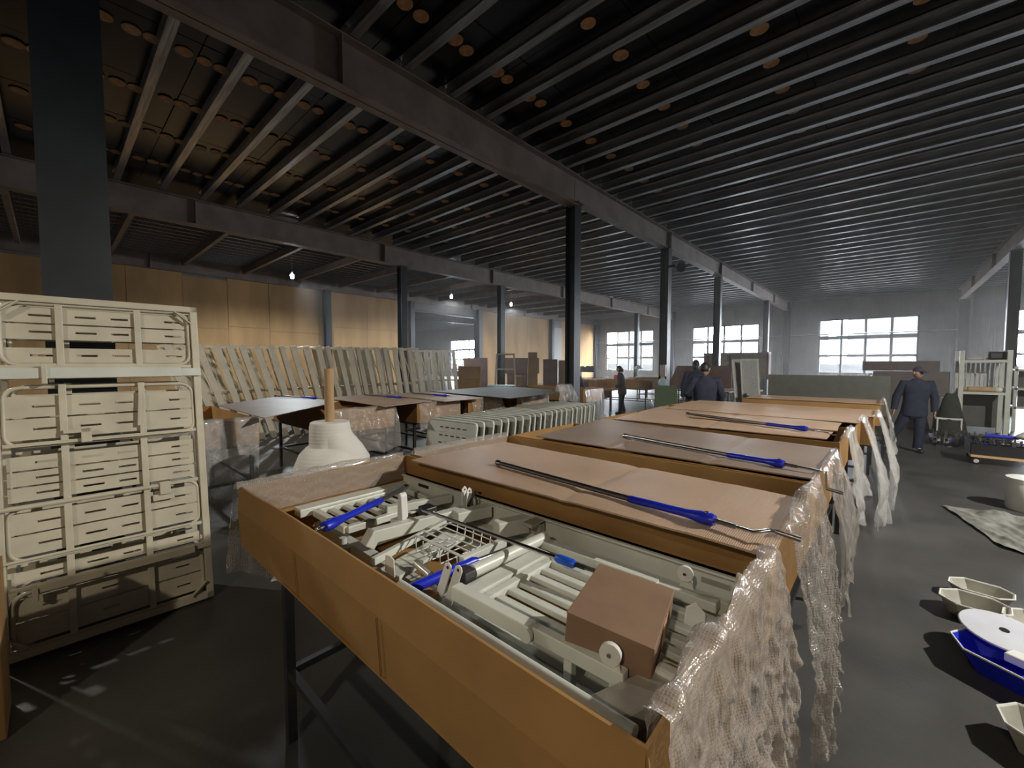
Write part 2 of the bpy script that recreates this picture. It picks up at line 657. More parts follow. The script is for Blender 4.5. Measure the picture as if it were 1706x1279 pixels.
def window(name, a, b, fixed, horizontal, z0, z1, ncol, label, energy_dir):
    """glazed window with mullions, three rows; every pane is its own piece; a light portal sits in the opening"""
    def pt(u, d, z):
        return (u, fixed + d, z) if horizontal else (fixed + d, u, z)
    def sp(u0, u1, d0, d1, za, zb):
        return MB().span(pt(u0, d0, za), pt(u1, d1, zb))
    fr = MB()
    t = .10
    fr.span(pt(a, .03, z0), pt(a + t, .13, z1)).span(pt(b - t, .03, z0), pt(b, .13, z1))
    fr.span(pt(a, .03, z0), pt(b, .13, z0 + t)).span(pt(a, .03, z1 - t), pt(b, .13, z1))
    o = struct(fr.build(name, M['frame_dark']), label)
    r1 = z0 + (z1 - z0) * .33
    r2 = z0 + (z1 - z0) * .66
    for z, h in ((r1, .15), (r2, .26)):
        sp(a, b, .03, .13, z - h / 2, z + h / 2).build('transom', M['frame_dark'], o)
    ws = (b - a) / ncol
    for i in range(1, ncol):
        sp(a + i * ws - .075, a + i * ws + .075, .02, .14, z0, z1).build('mullion', M['frame_dark'], o)
    rows = [z0 + t, r1, r2, z1 - t]
    for i in range(ncol):
        for j in range(3):
            sp(a + i * ws + .04, a + (i + 1) * ws - .04, .075, .083, rows[j] + .04, rows[j + 1] - .04).build('pane', M['glass'], o)
    l = bpy.data.lights.new('window_portal', 'AREA')
    l.shape = 'RECTANGLE'
    l.size, l.size_y = (b - a), (z1 - z0)
    l.cycles.is_portal = True
    lo = bpy.data.objects.new('window_portal', l)
    COL.objects.link(lo)
    lo.location = pt((a + b) / 2, .22 if energy_dir > 0 else -.22, (z0 + z1) / 2)
    if horizontal:
        lo.rotation_euler = (-PI / 2 if energy_dir > 0 else PI / 2, 0, 0)
    else:
        lo.rotation_euler = (0, PI / 2 if energy_dir > 0 else -PI / 2, 0)
        l.size, l.size_y = (z1 - z0), (b - a)
    return o


WL = ['large bright window behind the man in the cap', 'bright window above the worker seen from behind',
      'bright window behind the woman in plum', 'bright window cut by the right picture edge', 'small-looking window seen through the wall opening']
for k, (a, b) in enumerate(WINS):
    window('window_%d' % (k + 1), a, b, YB, True, WZ0, WZ1, 4, WL[k], 1)

# ---- right-hand side wall with windows and a loading doorway, out of the picture
struct(MB().span((XR, YF, 0), (XR + .2, YB + .2, 6.76)).build('wall_right', M['wallmetaly']), 'ribbed metal side wall')
struct(MB().span((XL, YF - .2, 0), (XR + .2, YF, 6.76)).build('wall_front', M['plain']), 'plain wall behind the viewer')
struct(MB().span((XL - .2, YF - .2, 0), (XL, YB + .2, 6.76)).build('wall_far_left', M['plain']), 'outer wall of the neighbouring hall')

# ---- cardboard-clad partition on the left
wl = MB()
xw = BX[1]
wl.span((xw - .12, YF, 0), (xw, 15.4, ZB0))
wl.span((xw - .12, 20.9, 0), (xw, YB, ZB0))
wl.span((xw - .12, 15.4, 5.2), (xw, 20.9, ZB0))
WLo = struct(wl.build('wall_left', M['plain']), 'partition wall clad in cardboard sheets with one wide opening')
def cpanel(y0, y1, z0, z1, d, m='card_wall'):
    MB().span((xw + .002, y0 + .006, z0 + .006), (xw + d, y1 - .006, z1 - .006)).build('cardboard_panel', M[m], WLo)
ys = [-4.5, -2.2, .35, 2.1, 3.88, 5.5, 7.2, 9.75]
for i in range(len(ys) - 1):
    zs = [0.1, 1.9, 3.35 + (.12 if i % 2 else 0), ZB0 - .02 - (.1 if i % 3 == 1 else 0)]
    for j in range(3):
        cpanel(ys[i], ys[i + 1], zs[j], zs[j + 1], .02 + .008 * ((i + j) % 3))
for (a, b) in ((10.15, 12.3), (12.3, 15.05)):
    for j, (c, d) in enumerate(((.1, 1.9), (1.9, 3.75), (3.75, ZB0 - .03))):
        cpanel(a, b, c, d, .02 + .007 * j)
for (a, b) in ((21.2, 23.9), (23.9, 26.6), (26.6, 29.6)):
    for j, (c, d) in enumerate(((.1, 2.2), (2.2, ZB0 - .03))):
        cpanel(a, b, c, d, .02 + .007 * j)
cpanel(30.05, 31.5, .1, 5.0, .03, 'wallmetaly')
for (a, b) in ((31.5, 34.3), (34.3, 37.0)):
    cpanel(a, b, .1, ZB0 - .03, .025)
# opening surround
ot = MB().span((xw - .15, 15.4, 5.05), (xw + .08, 20.9, 5.2)).span((xw - .15, 15.4, 0), (xw + .08, 15.52, 5.1)).span((xw - .15, 20.78, 0), (xw + .08, 20.9, 5.1))
struct(ot.build('trim_2', M['column']), 'dark steel surround of the wall opening')

# ---- outside, seen pale through the windows
def building(x0, x1, y0, h, m, nwin, label):
    b = thing('building', label, 'building', ((x0 + x1) / 2, y0, 0))
    MB().span((x0, y0, 0), (x1, y0 + 8, h)).build('wall', M[m], b)
    MB().span((x0 - .2, y0 - .2, h), (x1 + .2, y0 + 8.2, h + .4)).build('roof', M['facade2'], b)
    for i in range(nwin):
        xa = x0 + (x1 - x0) * (i + .25) / nwin
        xb = x0 + (x1 - x0) * (i + .75) / nwin
        for z0 in (2.4, 6.0):
            MB().span((xa, y0 - .06, z0), (xb, y0 + .05, z0 + 1.7)).build('window', M['winfar'], b)
building(-11.5, -6.2, 62, 13, 'facade2', 2, 'grey factory block outside, showing in the large window')
building(-4.0, 2.8, 66, 11, 'plaster', 3, 'pale block outside, behind the large window')
building(-33, -22, 62, 10, 'facade2', 4, 'long grey block outside behind the second window')
building(-52, -44, 60, 12, 'facade2', 3, 'grey block outside behind the woman\'s window')
yw = tag(MB().span((-60, 44, 0), (20, 44.3, 1.75)).build('boundary_wall', M['facade2']), 'low grey yard wall outside the windows', 'wall')
yw['kind'] = 'structure'


# ------------------------------------------------------------------ lamps
def lamp(x, y, z, label, power, col):
    t = thing('pendant_lamp', label, 'lamp', (x, y, z), group='bare hanging bulbs')
    MB().tube((x, y, z + .16), (x, y, ZD + .028), .006, 6).build('cord', M['white'], t)
    MB().lathe((x, y, z), [(.02, .17), (.03, .16), (.035, .08), (.03, .07)], 12).build('socket', M['white'], t, smooth='auto')
    MB().lathe((x, y, z), [(.03, .07), (.06, .05), (.07, 0), (.06, -.09), (.02, -.11)], 14).build('bulb', M['bulb'], t, smooth=True)
    l = bpy.data.lights.new('bulb_light', 'SPOT')
    l.spot_size = math.radians(176)
    l.spot_blend = .35
    l.energy = power
    l.color = col
    l.shadow_soft_size = .09
    o = bpy.data.objects.new('bulb_light', l)
    COL.objects.link(o)
    o.parent = t
    o.location = (0, 0, -.26)
    return t


lamp(-17.0, 6.3, 5.13, 'lit bulb on a white cord above the row of leaning frames', LAMP_W, COOL_COL)
lamp(-17.0, 14.1, 5.27, 'lit bulb hanging in front of the wall opening', LAMP_W, COOL_COL)
lamp(-17.0, 18.7, 5.35, 'small lit bulb farthest down the side bay', LAMP_W, COOL_COL)
lamp(4.4, 5.6, 5.15, 'lit bulb hanging over the aisle side outside the picture', LAMP_NEAR_W, LAMP_COL)
lamp(1.0, -4.5, 5.15, 'lit bulb hanging behind the viewer', LAMP_BEHIND_W, WARM_COL)
lamp(-9.6, -2.4, 5.15, 'lit bulb hanging over the second row outside the picture', LAMP_SIDE_W, LAMP_COL)

# ------------------------------------------------------------------ packing boxes on steel tables
def nz(x, y, z=0.0, s=1.0):
    return mnoise.noise(Vector((x * s, y * s, z * s)))


def table(x0, x1, y0, y1, z, label, group):
    t = thing('steel_table', label, 'table', ((x0 + x1) / 2, (y0 + y1) / 2, 0), group=group)
    r = .04
    mb = MB()
    for y in (y0, y1):
        mb.bar((x0, y, z - r / 2), (x1, y, z - r / 2), r, r)
    for x in (x0, (x0 + x1) / 2, x1):
        mb.bar((x, y0, z - r / 2), (x, y1, z - r / 2), r, r)
    mb.build('top_frame', M['steel_dark'], t)
    for x in (x0, x1):
        for y in (y0, y1):
            MB().span((x - r / 2, y - r / 2, 0), (x + r / 2, y + r / 2, z - r)).build('leg', M['steel_dark'], t)
    for y in (y0, y1):
        MB().bar((x0, y, z * .42), (x1, y, z * .42), r * .8, r * .8).build('stretcher', M['steel_dark'], t)
    for x in (x0, x1):
        MB().bar((x, y0, z * .42), (x, y1, z * .42), r * .8, r * .8).build('stretcher', M['steel_dark'], t)
    return t


def carton_tray(x0, x1, y0, y1, z0, z1, label, group, m='card', seam=True, detail=False):
    t = thing('cardboard_box', label, 'box', ((x0 + x1) / 2, (y0 + y1) / 2, z0), group=group)
    th = .008
    def wavy(xa, ya, xb, yb, nm):
        """a side panel with a slightly uneven top edge"""
        n = 26
        crease = .014 if detail else .003
        L = math.hypot(xb - xa, yb - ya)
        dx, dy = (xb - xa) / L, (yb - ya) / L
        nx, ny = -dy, dx
        mb = MB()
        vs = []
        for s in (0, 1):
            for i in range(n + 1):
                u = i / n
                bow = .006 * nz(u * 3 + x0, y0 * 5, .3) + .006 * math.sin(PI * u)
                top = z1 + .006 * nz(u * 5, ya * 3 + 7, 1.0) * (1 if detail else .6)
                px = xa + (xb - xa) * u + nx * (th * s + bow)
                py = ya + (yb - ya) * u + ny * (th * s + bow)
                vs += [(px, py, z0), (px - nx * crease, py - ny * crease, z0 + (z1 - z0) * .62), (px, py, top)]
        m3 = 3
        fs = []
        o = (n + 1) * m3
        for i in range(n):
            a = i * m3
            b = a + m3
            for j in range(2):
                fs.append((a + j, b + j, b + j + 1, a + j + 1))
                fs.append((o + a + j, o + a + j + 1, o + b + j + 1, o + b + j))
            fs.append((a + 2, b + 2, o + b + 2, o + a + 2))
            fs.append((a, o + a, o + b, b))
        for i in (0, n):
            a = i * m3
            for j in range(2):
                fs.append((a + j, a + j + 1, o + a + j + 1, o + a + j))
        mb.add(vs, fs)
        return mb.build(nm, M[m], t)
    front = wavy(x0, y0, x1, y0, 'side_panel')
    wavy(x1, y1, x0, y1, 'side_panel')
    wavy(x1, y0, x1, y1, 'end_panel')
    wavy(x0, y1, x0, y0, 'end_panel')
    MB().span((x0, y0, z0), (x1, y1, z0 + .01)).build('bottom', M[m], t)
    if seam:
        for u in (.33, .62):
            x = x0 + (x1 - x0) * u
            MB().bar((x, y0 - .002, z0 + .01), (x, y0 - (.014 if detail else .003) - .001, z0 + (z1 - z0) * .62), .004, .003, up=(0, 1, 0)).build('glued_joint', M[m], front)
    return t


def drape(name, label, group, xe, sgn, y0, y1, ztop, inner, outer, bulge, seed, m, nu=40, nv=46, amp=.02, ragged=.05, crumple=0.0, slump=.012):
    """sheet of film laid over a box end: hangs inside to z=inner, outside to z=outer; sgn=+1 towards +x"""
    prof = []
    li = ztop - inner
    lo = ztop - outer
    def fn(u, v):
        y = y0 + (y1 - y0) * u
        y += (v - .4) * .06 * math.sin(u * 5 + seed)
        L = li + lo + .05
        s = v * L
        fold = (nz(u * 7 + seed, v * .8, seed) * 1.0 + .5 * nz(u * 17 + seed, v * 2.4, 3 + seed) + .28 * nz(u * 34, v * 11, seed * 2)) * amp
        lump = nz(u * 3 + seed * 2, v * 3, 5.5) * amp
        if crumple:
            fold += crumple * (1 - 2 * abs(nz(u * 9 + v * 7, v * 12 - u * 5, seed))) + crumple * .6 * (1 - 2 * abs(nz(u * 22 - v * 9, v * 26 + u * 8, seed + 2)))
        if s < li:
            q = 1 - s / li
            x = -.014 - .03 * q + fold * .8 * (.3 + q)
            z = inner + s + .006 * nz(u * 9, seed)
        elif s < li + .05:
            q = (s - li) / .05
            x = -.014 + q * .034 + slump * 1.2 * nz(u * 6 + seed, 4.4, q)
            z = ztop + .012 * math.sin(PI * q) + slump * abs(nz(u * 11, seed, 2)) + slump * 1.5 * abs(nz(u * 4.5, seed, 6)) + .004
        else:
            q = (s - li - .05) / lo
            rag = 1 + ragged * nz(u * 4 + seed, 9.1) * 2
            x = .022 + bulge * math.sin(min(1, q * 1.3) * PI * .5) + abs(fold) * 1.6 * (.35 + q) + lump * q
            z = ztop - q * lo * rag
        return (xe + sgn * x, y, z)
    o = MB().grid(fn, nu, nv).build(name, M[m], None, smooth=True)
    off = Vector((xe, (y0 + y1) / 2, ztop))
    o.data.transform(Matrix.Translation(-off))
    o.location = off
    return tag(o, label, 'plastic sheet', group)


def sheet(name, label, corners, th=.008, sag=.0, m='card_lid', cat='cardboard sheet', group=None, creases=(), droop=None):
    """rectangular board lying on boxes; corners: 4 xyz, in order; gentle bow and creases"""
    A, B, C, D = [Vector(c) for c in corners]
    ctr = (A + B + C + D) / 4
    ux = (D - A).normalized()
    ang = math.atan2(ux.y, ux.x)
    R = Matrix.Rotation(-ang, 4, 'Z')
    nu, nv = 36, 14
    mb = MB()
    vs = []
    for s in (0, 1):
        for j in range(nv + 1):
            for i in range(nu + 1):
                u, v = i / nu, j / nv
                p = A.lerp(D, u).lerp(B.lerp(C, u), v)
                z = p.z + sag * math.sin(PI * u) * math.sin(PI * v) + .004 * nz(u * 3, v * 2, ctr.y)
                for cu in creases:
                    z -= .006 * math.exp(-((u - cu) / .012) ** 2)
                if droop:
                    z -= droop[0] * max(0, (u - .86) / .14) ** 1.5 * (1 - v * droop[1])
                    z -= droop[0] * .35 * max(0, (.12 - v) / .12) ** 1.5
                q = R @ (Vector((p.x, p.y, z + th * s)) - ctr)
                vs.append(q)
    n = (nu + 1) * (nv + 1)
    fs = []
    for j in range(nv):
        for i in range(nu):
            a = j * (nu + 1) + i
            fs.append((a, a + nu + 1, a + nu + 2, a + 1))
            fs.append((n + a, n + a + 1, n + a + nu + 2, n + a + nu + 1))
    for i in range(nu):
        for j in (0, nv):
            a = j * (nu + 1) + i
            fs.append((a, a + 1, n + a + 1, n + a))
    for j in range(nv):
        for i in (0, nu):
            a = j * (nu + 1) + i
            fs.append((a, a + nu + 1, n + a + nu + 1, n + a))
    mb.add(vs, fs)
    o = mb.build(name, M[m], None)
    o.location = ctr
    o.rotation_euler = (0, 0, ang)
    return tag(o, label, cat, group)


def crank(label, pts, bend=None, group='blue-gripped crank handles', name='crank_handle', tube_r=.0135):
    """pts: tube end, grip start, grip end, rod end (world); bend: list of further points of the crank"""
    a, b, c, d = [Vector(p) for p in pts]
    t = thing(name, label, 'crank handle', a, group=group)
    MB().path([a, b + (c - b) * .05], tube_r, 12).build('tube', M['tube'], t, smooth='auto')
    MB().path([a - (b - a).normalized() * .012, a + (b - a).normalized() * .03], tube_r * 1.25, 12).build('collar', M['chrome'], t, smooth='auto')
    g = c - b
    rr = [tube_r * 1.35, tube_r * 1.55, tube_r * 1.5, tube_r * 1.55, tube_r * 1.95, tube_r * 2.3, tube_r * 2.3, tube_r * 1.9]
    uu = [0, .04, .45, .7, .8, .86, .97, 1]
    gp = MB().path([b + g * u for u in uu], rr, 14, flat=.8).build('grip', M['blue'], t, smooth='auto')
    MB().disc(b + g * .92 + Vector((0, 0, tube_r * 1.85)), (0, 0, 1), tube_r * .7, .004, 12).build('rivet', M['chrome'], gp)
    MB().path([c - g.normalized() * .01, c + (d - c) * .55], tube_r * .72, 10).build('rod', M['tube'], t, smooth='auto')
    bp = [c + (d - c) * .5, d] + [Vector(p) for p in (bend or [])]
    MB().path(bp[:-1] if len(bp) > 2 else bp, tube_r * .5, 10).build('crank_arm', M['chrome'], t, smooth='auto')
    if len(bp) > 2:
        MB().path([bp[-2], bp[-1]], [tube_r * .62, tube_r * .7], 10).build('knob', M['tube'], t, smooth='auto')
    return t


X0, X1 = -2.565, -.288
ZT, ZBX = 1.14, .81
ROW1 = [(.66, 1.70), (1.735, 2.775), (2.81, 3.85), (4.38, 5.40), (5.46, 6.50), (6.60, 7.62), (8.75, 9.75)]
desc = ['open cardboard box of white bed parts closest to the viewer', 'cardboard box just behind the open one, lid slid forward, parts showing behind',
        'third cardboard box of the row, covered by a grey-brown lid with a crank across it', 'fourth cardboard box of the row, before the narrower lids begin',
        'fifth cardboard box of the row, with long film hanging to the floor', 'sixth cardboard box of the row, film bunched at its corner',
        'farthest cardboard box of the row, behind the worker in navy']
for k, (a, b) in enumerate(ROW1):
    xr = X1 + (0, 0, 0, .0, .05, .16, .2)[k]
    xl = X0 if k < 6 else -2.05
    carton_tray(xl, xr, a, b, ZBX, ZT, desc[k], 'packing boxes beside the aisle', detail=(k == 0))
    table(xl + .5, xr - .12, a + .05, b - .05, ZBX, ['dark steel table under the open box closest to the viewer'][0] if k == 0 else 'dark steel table under the %s box of the aisle row' % ORD[k], 'steel tables under the aisle boxes')

# lids
G1 = 'cardboard lids of the aisle boxes'
sheet('cardboard_sheet', 'warm tan corrugated lid directly behind the open box, crank lying on it',
      [(-2.36, 1.60, 1.150), (-2.29, 2.45, 1.155), (-.30, 2.38, 1.155), (-.27, 1.62, 1.150)], group=G1, creases=(.58, .82), droop=(.012, .4))
sheet('cardboard_sheet', 'darker brown lid on the third box of the aisle row',
      [(-2.30, 2.86, 1.150), (-2.42, 4.22, 1.16), (-.28, 3.92, 1.155), (-.30, 2.83, 1.152)], group=G1, creases=(.36, .72), m='card_grey')
sheet('cardboard_sheet', 'tan lid on the fourth box, far side raised over the next one',
      [(-2.36, 4.36, 1.150), (-2.46, 5.95, 1.165), (-.36, 5.60, 1.16), (-.38, 4.40, 1.152)], group=G1, creases=(.5,))
sheet('cardboard_sheet', 'narrow tan sheet lying on the fourth box under the far crank',
      [(-1.72, 4.98, 1.170), (-1.70, 5.42, 1.172), (-.36, 5.30, 1.17), (-.34, 4.86, 1.17)], group=G1)
sheet('cardboard_sheet', 'tan lid on the fifth box with film spilling from its end',
      [(-2.3, 5.72, 1.172), (-2.34, 6.56, 1.172), (-.2, 6.5, 1.165), (-.22, 5.66, 1.165)], group=G1)
sheet('cardboard_sheet', 'long tan lid on the sixth box, in front of the worker in navy',
      [(-2.45, 6.62, 1.150), (-2.45, 7.6, 1.15), (-.08, 7.6, 1.15), (-.08, 6.6, 1.15)], group=G1)
sheet('cardboard_sheet', 'dark-edged lid on the farthest box of the aisle row',
      [(-2.0, 8.78, 1.150), (-2.0, 9.72, 1.15), (-.05, 9.72, 1.15), (-.05, 8.78, 1.15)], group=G1)

# crank handles on the lids
crank('crank handle with blue grip on the warm tan lid closest to the viewer',
      [(-1.80, 1.86, 1.178), (-.87, 1.765, 1.178), (-.49, 1.725, 1.185), (-.35, 1.705, 1.182)], [(-.30, 1.715, 1.20), (-.285, 1.73, 1.195), (-.21, 1.735, 1.185)])
crank('crank handle on the dark brown third lid, its end bent down over the edge',
      [(-1.67, 3.30, 1.178), (-.80, 3.07, 1.178), (-.46, 2.985, 1.185), (-.33, 2.96, 1.182)], [(-.25, 2.95, 1.18), (-.245, 2.93, 1.09), (-.17, 2.94, 1.075)])
crank('crank handle with blue grip on the narrow sheet over the fourth box',
      [(-1.80, 5.16, 1.192), (-.90, 4.80, 1.192), (-.55, 4.68, 1.192), (-.44, 4.64, 1.185)], [(-.38, 4.62, 1.18), (-.375, 4.62, 1.17), (-.33, 4.62, 1.165)])

# ---- bed parts inside the open box (one bed, dismantled but nested as it is packed)
bed = thing('hospital_bed', 'white hospital bed frame parts packed flat in the open box', 'bed frame', (-1.43, 1.18, .82))
E1 = M['enamel']


def part(name, mb, m=None, parent=None, **k):
    return mb.build(name, m or E1, parent or bed, **k)


fr = part('side_rail', MB().span((-2.48, 1.615, .88), (-.35, 1.645, 1.035)).span((-2.48, 1.56, .88), (-.35, 1.62, .90)).span((-2.48, 1.60, 1.025), (-.35, 1.645, 1.035)), bevel=.003)
MB().span((-2.30, 1.6125, .985), (-2.19, 1.6155, 1.005)).build('slot', M['black'], fr)
MB().span((-.50, 1.6125, .98), (-.40, 1.6155, 1.0)).build('slot', M['stainless'], fr)
part('side_rail', MB().path([(-1.22, .775, 1.045), (-.36, .775, 1.045)], .016, 10).span((-1.22, .765, .9), (-.36, .785, 1.04)), bevel=.003)
part('end_rail', MB().span((-2.49, .90, .94), (-2.40, 1.64, .985)), bevel=.004)


def slat_grid(x0, x1, y0, y1, z, n, t=.034):
    g = part('slat_grid', MB().bar((x0, y0, z), (x1, y0, z), t, t).bar((x0, y1, z), (x1, y1, z), t, t).bar((x0, y0, z), (x0, y1, z), t, t).bar((x1, y0, z), (x1, y1, z), t, t), bevel=.004)
    for i in range(n):
        y = y0 + (y1 - y0) * (i + 1) / (n + 1)
        MB().bar((x0, y, z - .004), (x1, y, z - .004), t * .95, t * .6).build('slat', E1, g, bevel=.003)
    return g


slat_grid(-2.39, -2.02, .98, 1.56, .955, 6, .036)
slat_grid(-1.03, -.35, .98, 1.38, .965, 5, .034)
part('cross_bar', MB().span((-1.135, .96, .945), (-1.06, 1.42, .985)), bevel=.005)
part('cross_bar', MB().bar((-1.79, .99, .985), (-1.70, 1.56, .985), .055, .06), bevel=.005)
part('cross_bar', MB().bar((-1.80, .97, .94), (-1.795, 1.01, 1.0), .07, .05), bevel=.004)
part('flat_link', MB().bar((-1.57, .87, .975), (-1.655, 1.32, .99), .026, .03), bevel=.003)
part('flat_plate', MB().bar((-1.50, .90, .93), (-1.60, 1.34, .93), .12, .02), bevel=.003)
part('cross_bar', MB().bar((-1.67, 1.40, .99), (-1.62, 1.60, .99), .07, .06), bevel=.005)
part('cross_bar', MB().bar((-1.41, 1.44, .985), (-1.35, 1.60, .985), .07, .075), bevel=.005)
part('cross_bar', MB().bar((-2.05, 1.22, .985), (-1.95, 1.60, .985), .05, .045), bevel=.005)
# hooks and brackets
part('bracket', MB().prism([(-1.885, .985), (-1.835, .985), (-1.845, 1.115), (-1.86, 1.13), (-1.875, 1.115)], 1, 1.185, 1.225).span((-1.91, 1.16, .965), (-1.80, 1.25, .99)), M['white'], bevel=.006)
part('motor_block', MB().span((-1.82, 1.27, .955), (-1.745, 1.34, 1.05)), M['black'], bevel=.006)
for k, x in enumerate((-1.735, -1.695)):
    b0 = part('bracket_plate', MB().prism([(1.50, .96), (1.545, .95), (1.535, 1.105), (1.52, 1.12), (1.50, 1.105)], 0, x, x + .006), M['white'], bevel=.002)
    MB().disc((x + .003, 1.519, 1.10), (1, 0, 0), .005, .009, 10).build('hole', M['black'], b0)
part('strap', MB().path([(-1.69, 1.51, .97), (-1.68, 1.50, 1.03), (-1.66, 1.54, 1.10), (-1.64, 1.56, 1.085)], .007, 8), M['black'], smooth=True)
for k, dx in enumerate((0, .042)):
    poly = [(-1.205 + dx, .94), (-1.165 + dx, .94), (-1.105 + dx, 1.085), (-1.108 + dx, 1.10), (-1.122 + dx, 1.105), (-1.138 + dx, 1.098)]
    b0 = part('bracket_plate', MB().prism(poly, 1, .905 + k * .012, .911 + k * .012), M['white'], bevel=.002)
    MB().disc((-1.122 + dx, .908 + k * .012, 1.088), (0, 1, 0), .006, .009, 10).build('hole', M['black'], b0)
part('hinge_block', MB().span((-1.27, .83, .93), (-1.17, .90, .985)), M['card'], bevel=.004)
part('hook', MB().span((-1.29, 1.56, .96), (-1.23, 1.60, 1.03)).span((-1.29, 1.50, 1.015), (-1.23, 1.60, 1.035)), M['stainless'], bevel=.004)
part('round_tube', MB().path([(-1.165, 1.06, 1.0), (-1.15, 1.50, 1.0)], .027, 16), E1, smooth='auto')
part('tube_end', MB().span((-1.215, 1.00, .97), (-1.14, 1.06, 1.02)), M['steel_dark'], bevel=.006)
part('spring', MB().path([(-1.45, 1.00, .96), (-1.33, .985, .955)], .016, 12), M['stainless'], smooth='auto')
part('corner_tube', MB().path([(-1.72, .78, .93), (-1.48, .84, .965)], .024, 14), M['stainless'], smooth='auto')
part('tab', MB().prism([(-1.475, .97), (-1.405, .965), (-1.41, 1.035), (-1.435, 1.042), (-1.468, 1.035)], 1, .868, .874), M['white'], bevel=.002)
# long lifting arm with wheel
part('arm', MB().bar((-1.06, .888, 1.035), (-.73, .895, 1.035), .042, .046), bevel=.004)
ln = part('link_arm', MB().bar((-.79, .905, 1.03), (-.455, .918, 1.025), .03, .042).span((-.632, .905, .92), (-.605, .93, 1.01)).span((-.495, .905, .89), (-.465, .93, 1.02)), bevel=.003)
MB().disc((-.742, .878, 1.03), (0, 1, 0), .022, .012, 16).build('pivot', E1, ln, smooth='auto')
def wheel(x, y, z, r):
    w = part('wheel', MB().disc((x, y, z), (.25, -1, .05), r, .014, 24), M['white'], smooth='auto')
    MB().disc((x, y - .008, z), (.25, -1, .05), r * .2, .006, 12).build('axle', M['chrome'], w)
    part('wheel_fork', MB().prism([(x - .022, z - .055), (x + .026, z - .055), (x + .014, z + .004), (x - .010, z + .004)], 1, y + .008, y + .012))
wheel(-.487, .90, 1.085, .027)
wheel(-.50, 1.445, 1.075, .026)
part('slide_bar', MB().bar((-1.20, 1.475, .985), (-.40, 1.475, .985), .05, .035), bevel=.004)
part('slide_bar', MB().bar((-1.13, 1.535, .955), (-.38, 1.535, .955), .035, .05), bevel=.004)
sb = part('pivot_plate', MB().span((-.86, 1.44, .985), (-.60, 1.465, 1.01)))
MB().disc((-.66, 1.437, .998), (0, 1, 0), .012, .01, 14).build('pivot', M['stainless'], sb)
part('end_plate', MB().prism([(-.47, .93), (-.40, .93), (-.40, 1.02), (-.43, 1.045), (-.46, 1.02)], 1, 1.34, 1.346), M['white'], bevel=.003)
part('steel_channel', MB().bar((-.455, .80, 1.0), (-.385, .99, 1.0), .085, .055), M['stainless'], bevel=.005)
part('end_cap', MB().span((-.415, .985, .97), (-.355, 1.03, 1.04)), M['white'], bevel=.012)
part('dark_tray', MB().span((-1.1, .82, .84), (-.55, .875, .93)), M['black'], bevel=.01)
part('gas_spring', MB().path([(-1.05, .845, .945), (-.62, .86, .95)], .022, 12), M['black'], smooth='auto')
part('lower_frame', MB().bar((-2.4, 1.0, .87), (-.4, 1.0, .87), .05, .05).bar((-2.4, 1.4, .87), (-.4, 1.4, .87), .05, .05).bar((-2.0, .8, .86), (-2.0, 1.6, .86), .05, .04).bar((-1.3, .8, .86), (-1.3, 1.6, .86), .05, .04), M['enamel'])
for (x, y) in ((-2.1, .86), (-2.0, .95), (-1.9, .9)):
    part('caster_post', MB().path([(x, y, .84), (x, y, .93)], .018, 12), M['enamel'], smooth='auto')

# loose things in the open box
crank('crank handle with blue grip leaning across the left end of the open box',
      [(-2.16, 1.42, 1.05), (-2.03, 1.18, 1.055), (-1.87, .80, 1.062), (-1.86, .76, 1.062)], None)
bk = thing('wire_basket', 'small white wire basket lying among the bed parts', 'basket', (-1.39, 1.18, .95))
MB().path([(-1.55, 1.07, 1.03), (-1.55, 1.30, 1.03), (-1.23, 1.30, 1.03), (-1.23, 1.07, 1.03)], .0045, 6, closed=True).build('rim', M['white'], bk, smooth=True)
for i in range(6):
    y = 1.07 + .23 * i / 5
    MB().path([(-1.55, y, 1.03), (-1.53, y, 1.035), (-1.25, y, 1.035), (-1.23, y, 1.03)], .003, 6).build('wire', M['white'], bk, smooth=True)
for i in range(6):
    x = -1.53 + .28 * i / 5
    MB().path([(x, 1.055, 1.03), (x, 1.06, .965), (x, 1.29, .965), (x, 1.30, 1.03)], .003, 6).build('wire', M['white'], bk, smooth=True)
MB().span((-1.245, 1.06, 1.0), (-1.215, 1.31, 1.035)).build('side_bar', M['enamel'], bk, bevel=.003)
rd = thing('chrome_rod', 'thin chrome rod with bright blue tip lying across the open box', 'rod', (-1.73, 1.245, 1.055))
MB().path([(-1.74, 1.245, 1.055), (-.92, 1.275, 1.055)], .0085, 10).build('shaft', M['chrome'], rd, smooth='auto')
MB().path([(-.925, 1.275, 1.055), (-.915, 1.275, 1.055), (-.85, 1.277, 1.055), (-.84, 1.277, 1.055)], [.013, .017, .017, .012], 12).build('tip', M['blue2'], rd, smooth='auto')
MB().path([(-.84, 1.277, 1.055), (-.80, 1.279, 1.055)], .008, 10).build('ferrule', M['black'], rd, smooth='auto')
MB().path([(-.80, 1.279, 1.055), (-.62, 1.287, 1.05)], .0055, 10).build('spindle', M['tube'], rd, smooth='auto')
bh = thing('lever_handle', 'blue lever handle under the white bracket plates in the open box', 'handle', (-1.23, .78, 1.0))
MB().path([(-1.25, .76, .99), (-1.245, .79, .993), (-1.205, 1.10, 1.012), (-1.20, 1.12, 1.012)], [.012, .02, .018, .013], 12).build('grip', M['blue'], bh, smooth='auto')
MB().path([(-1.20, 1.11, 1.012), (-1.17, 1.36, 1.01)], .01, 10).build('rod', M['tube'], bh, smooth='auto')
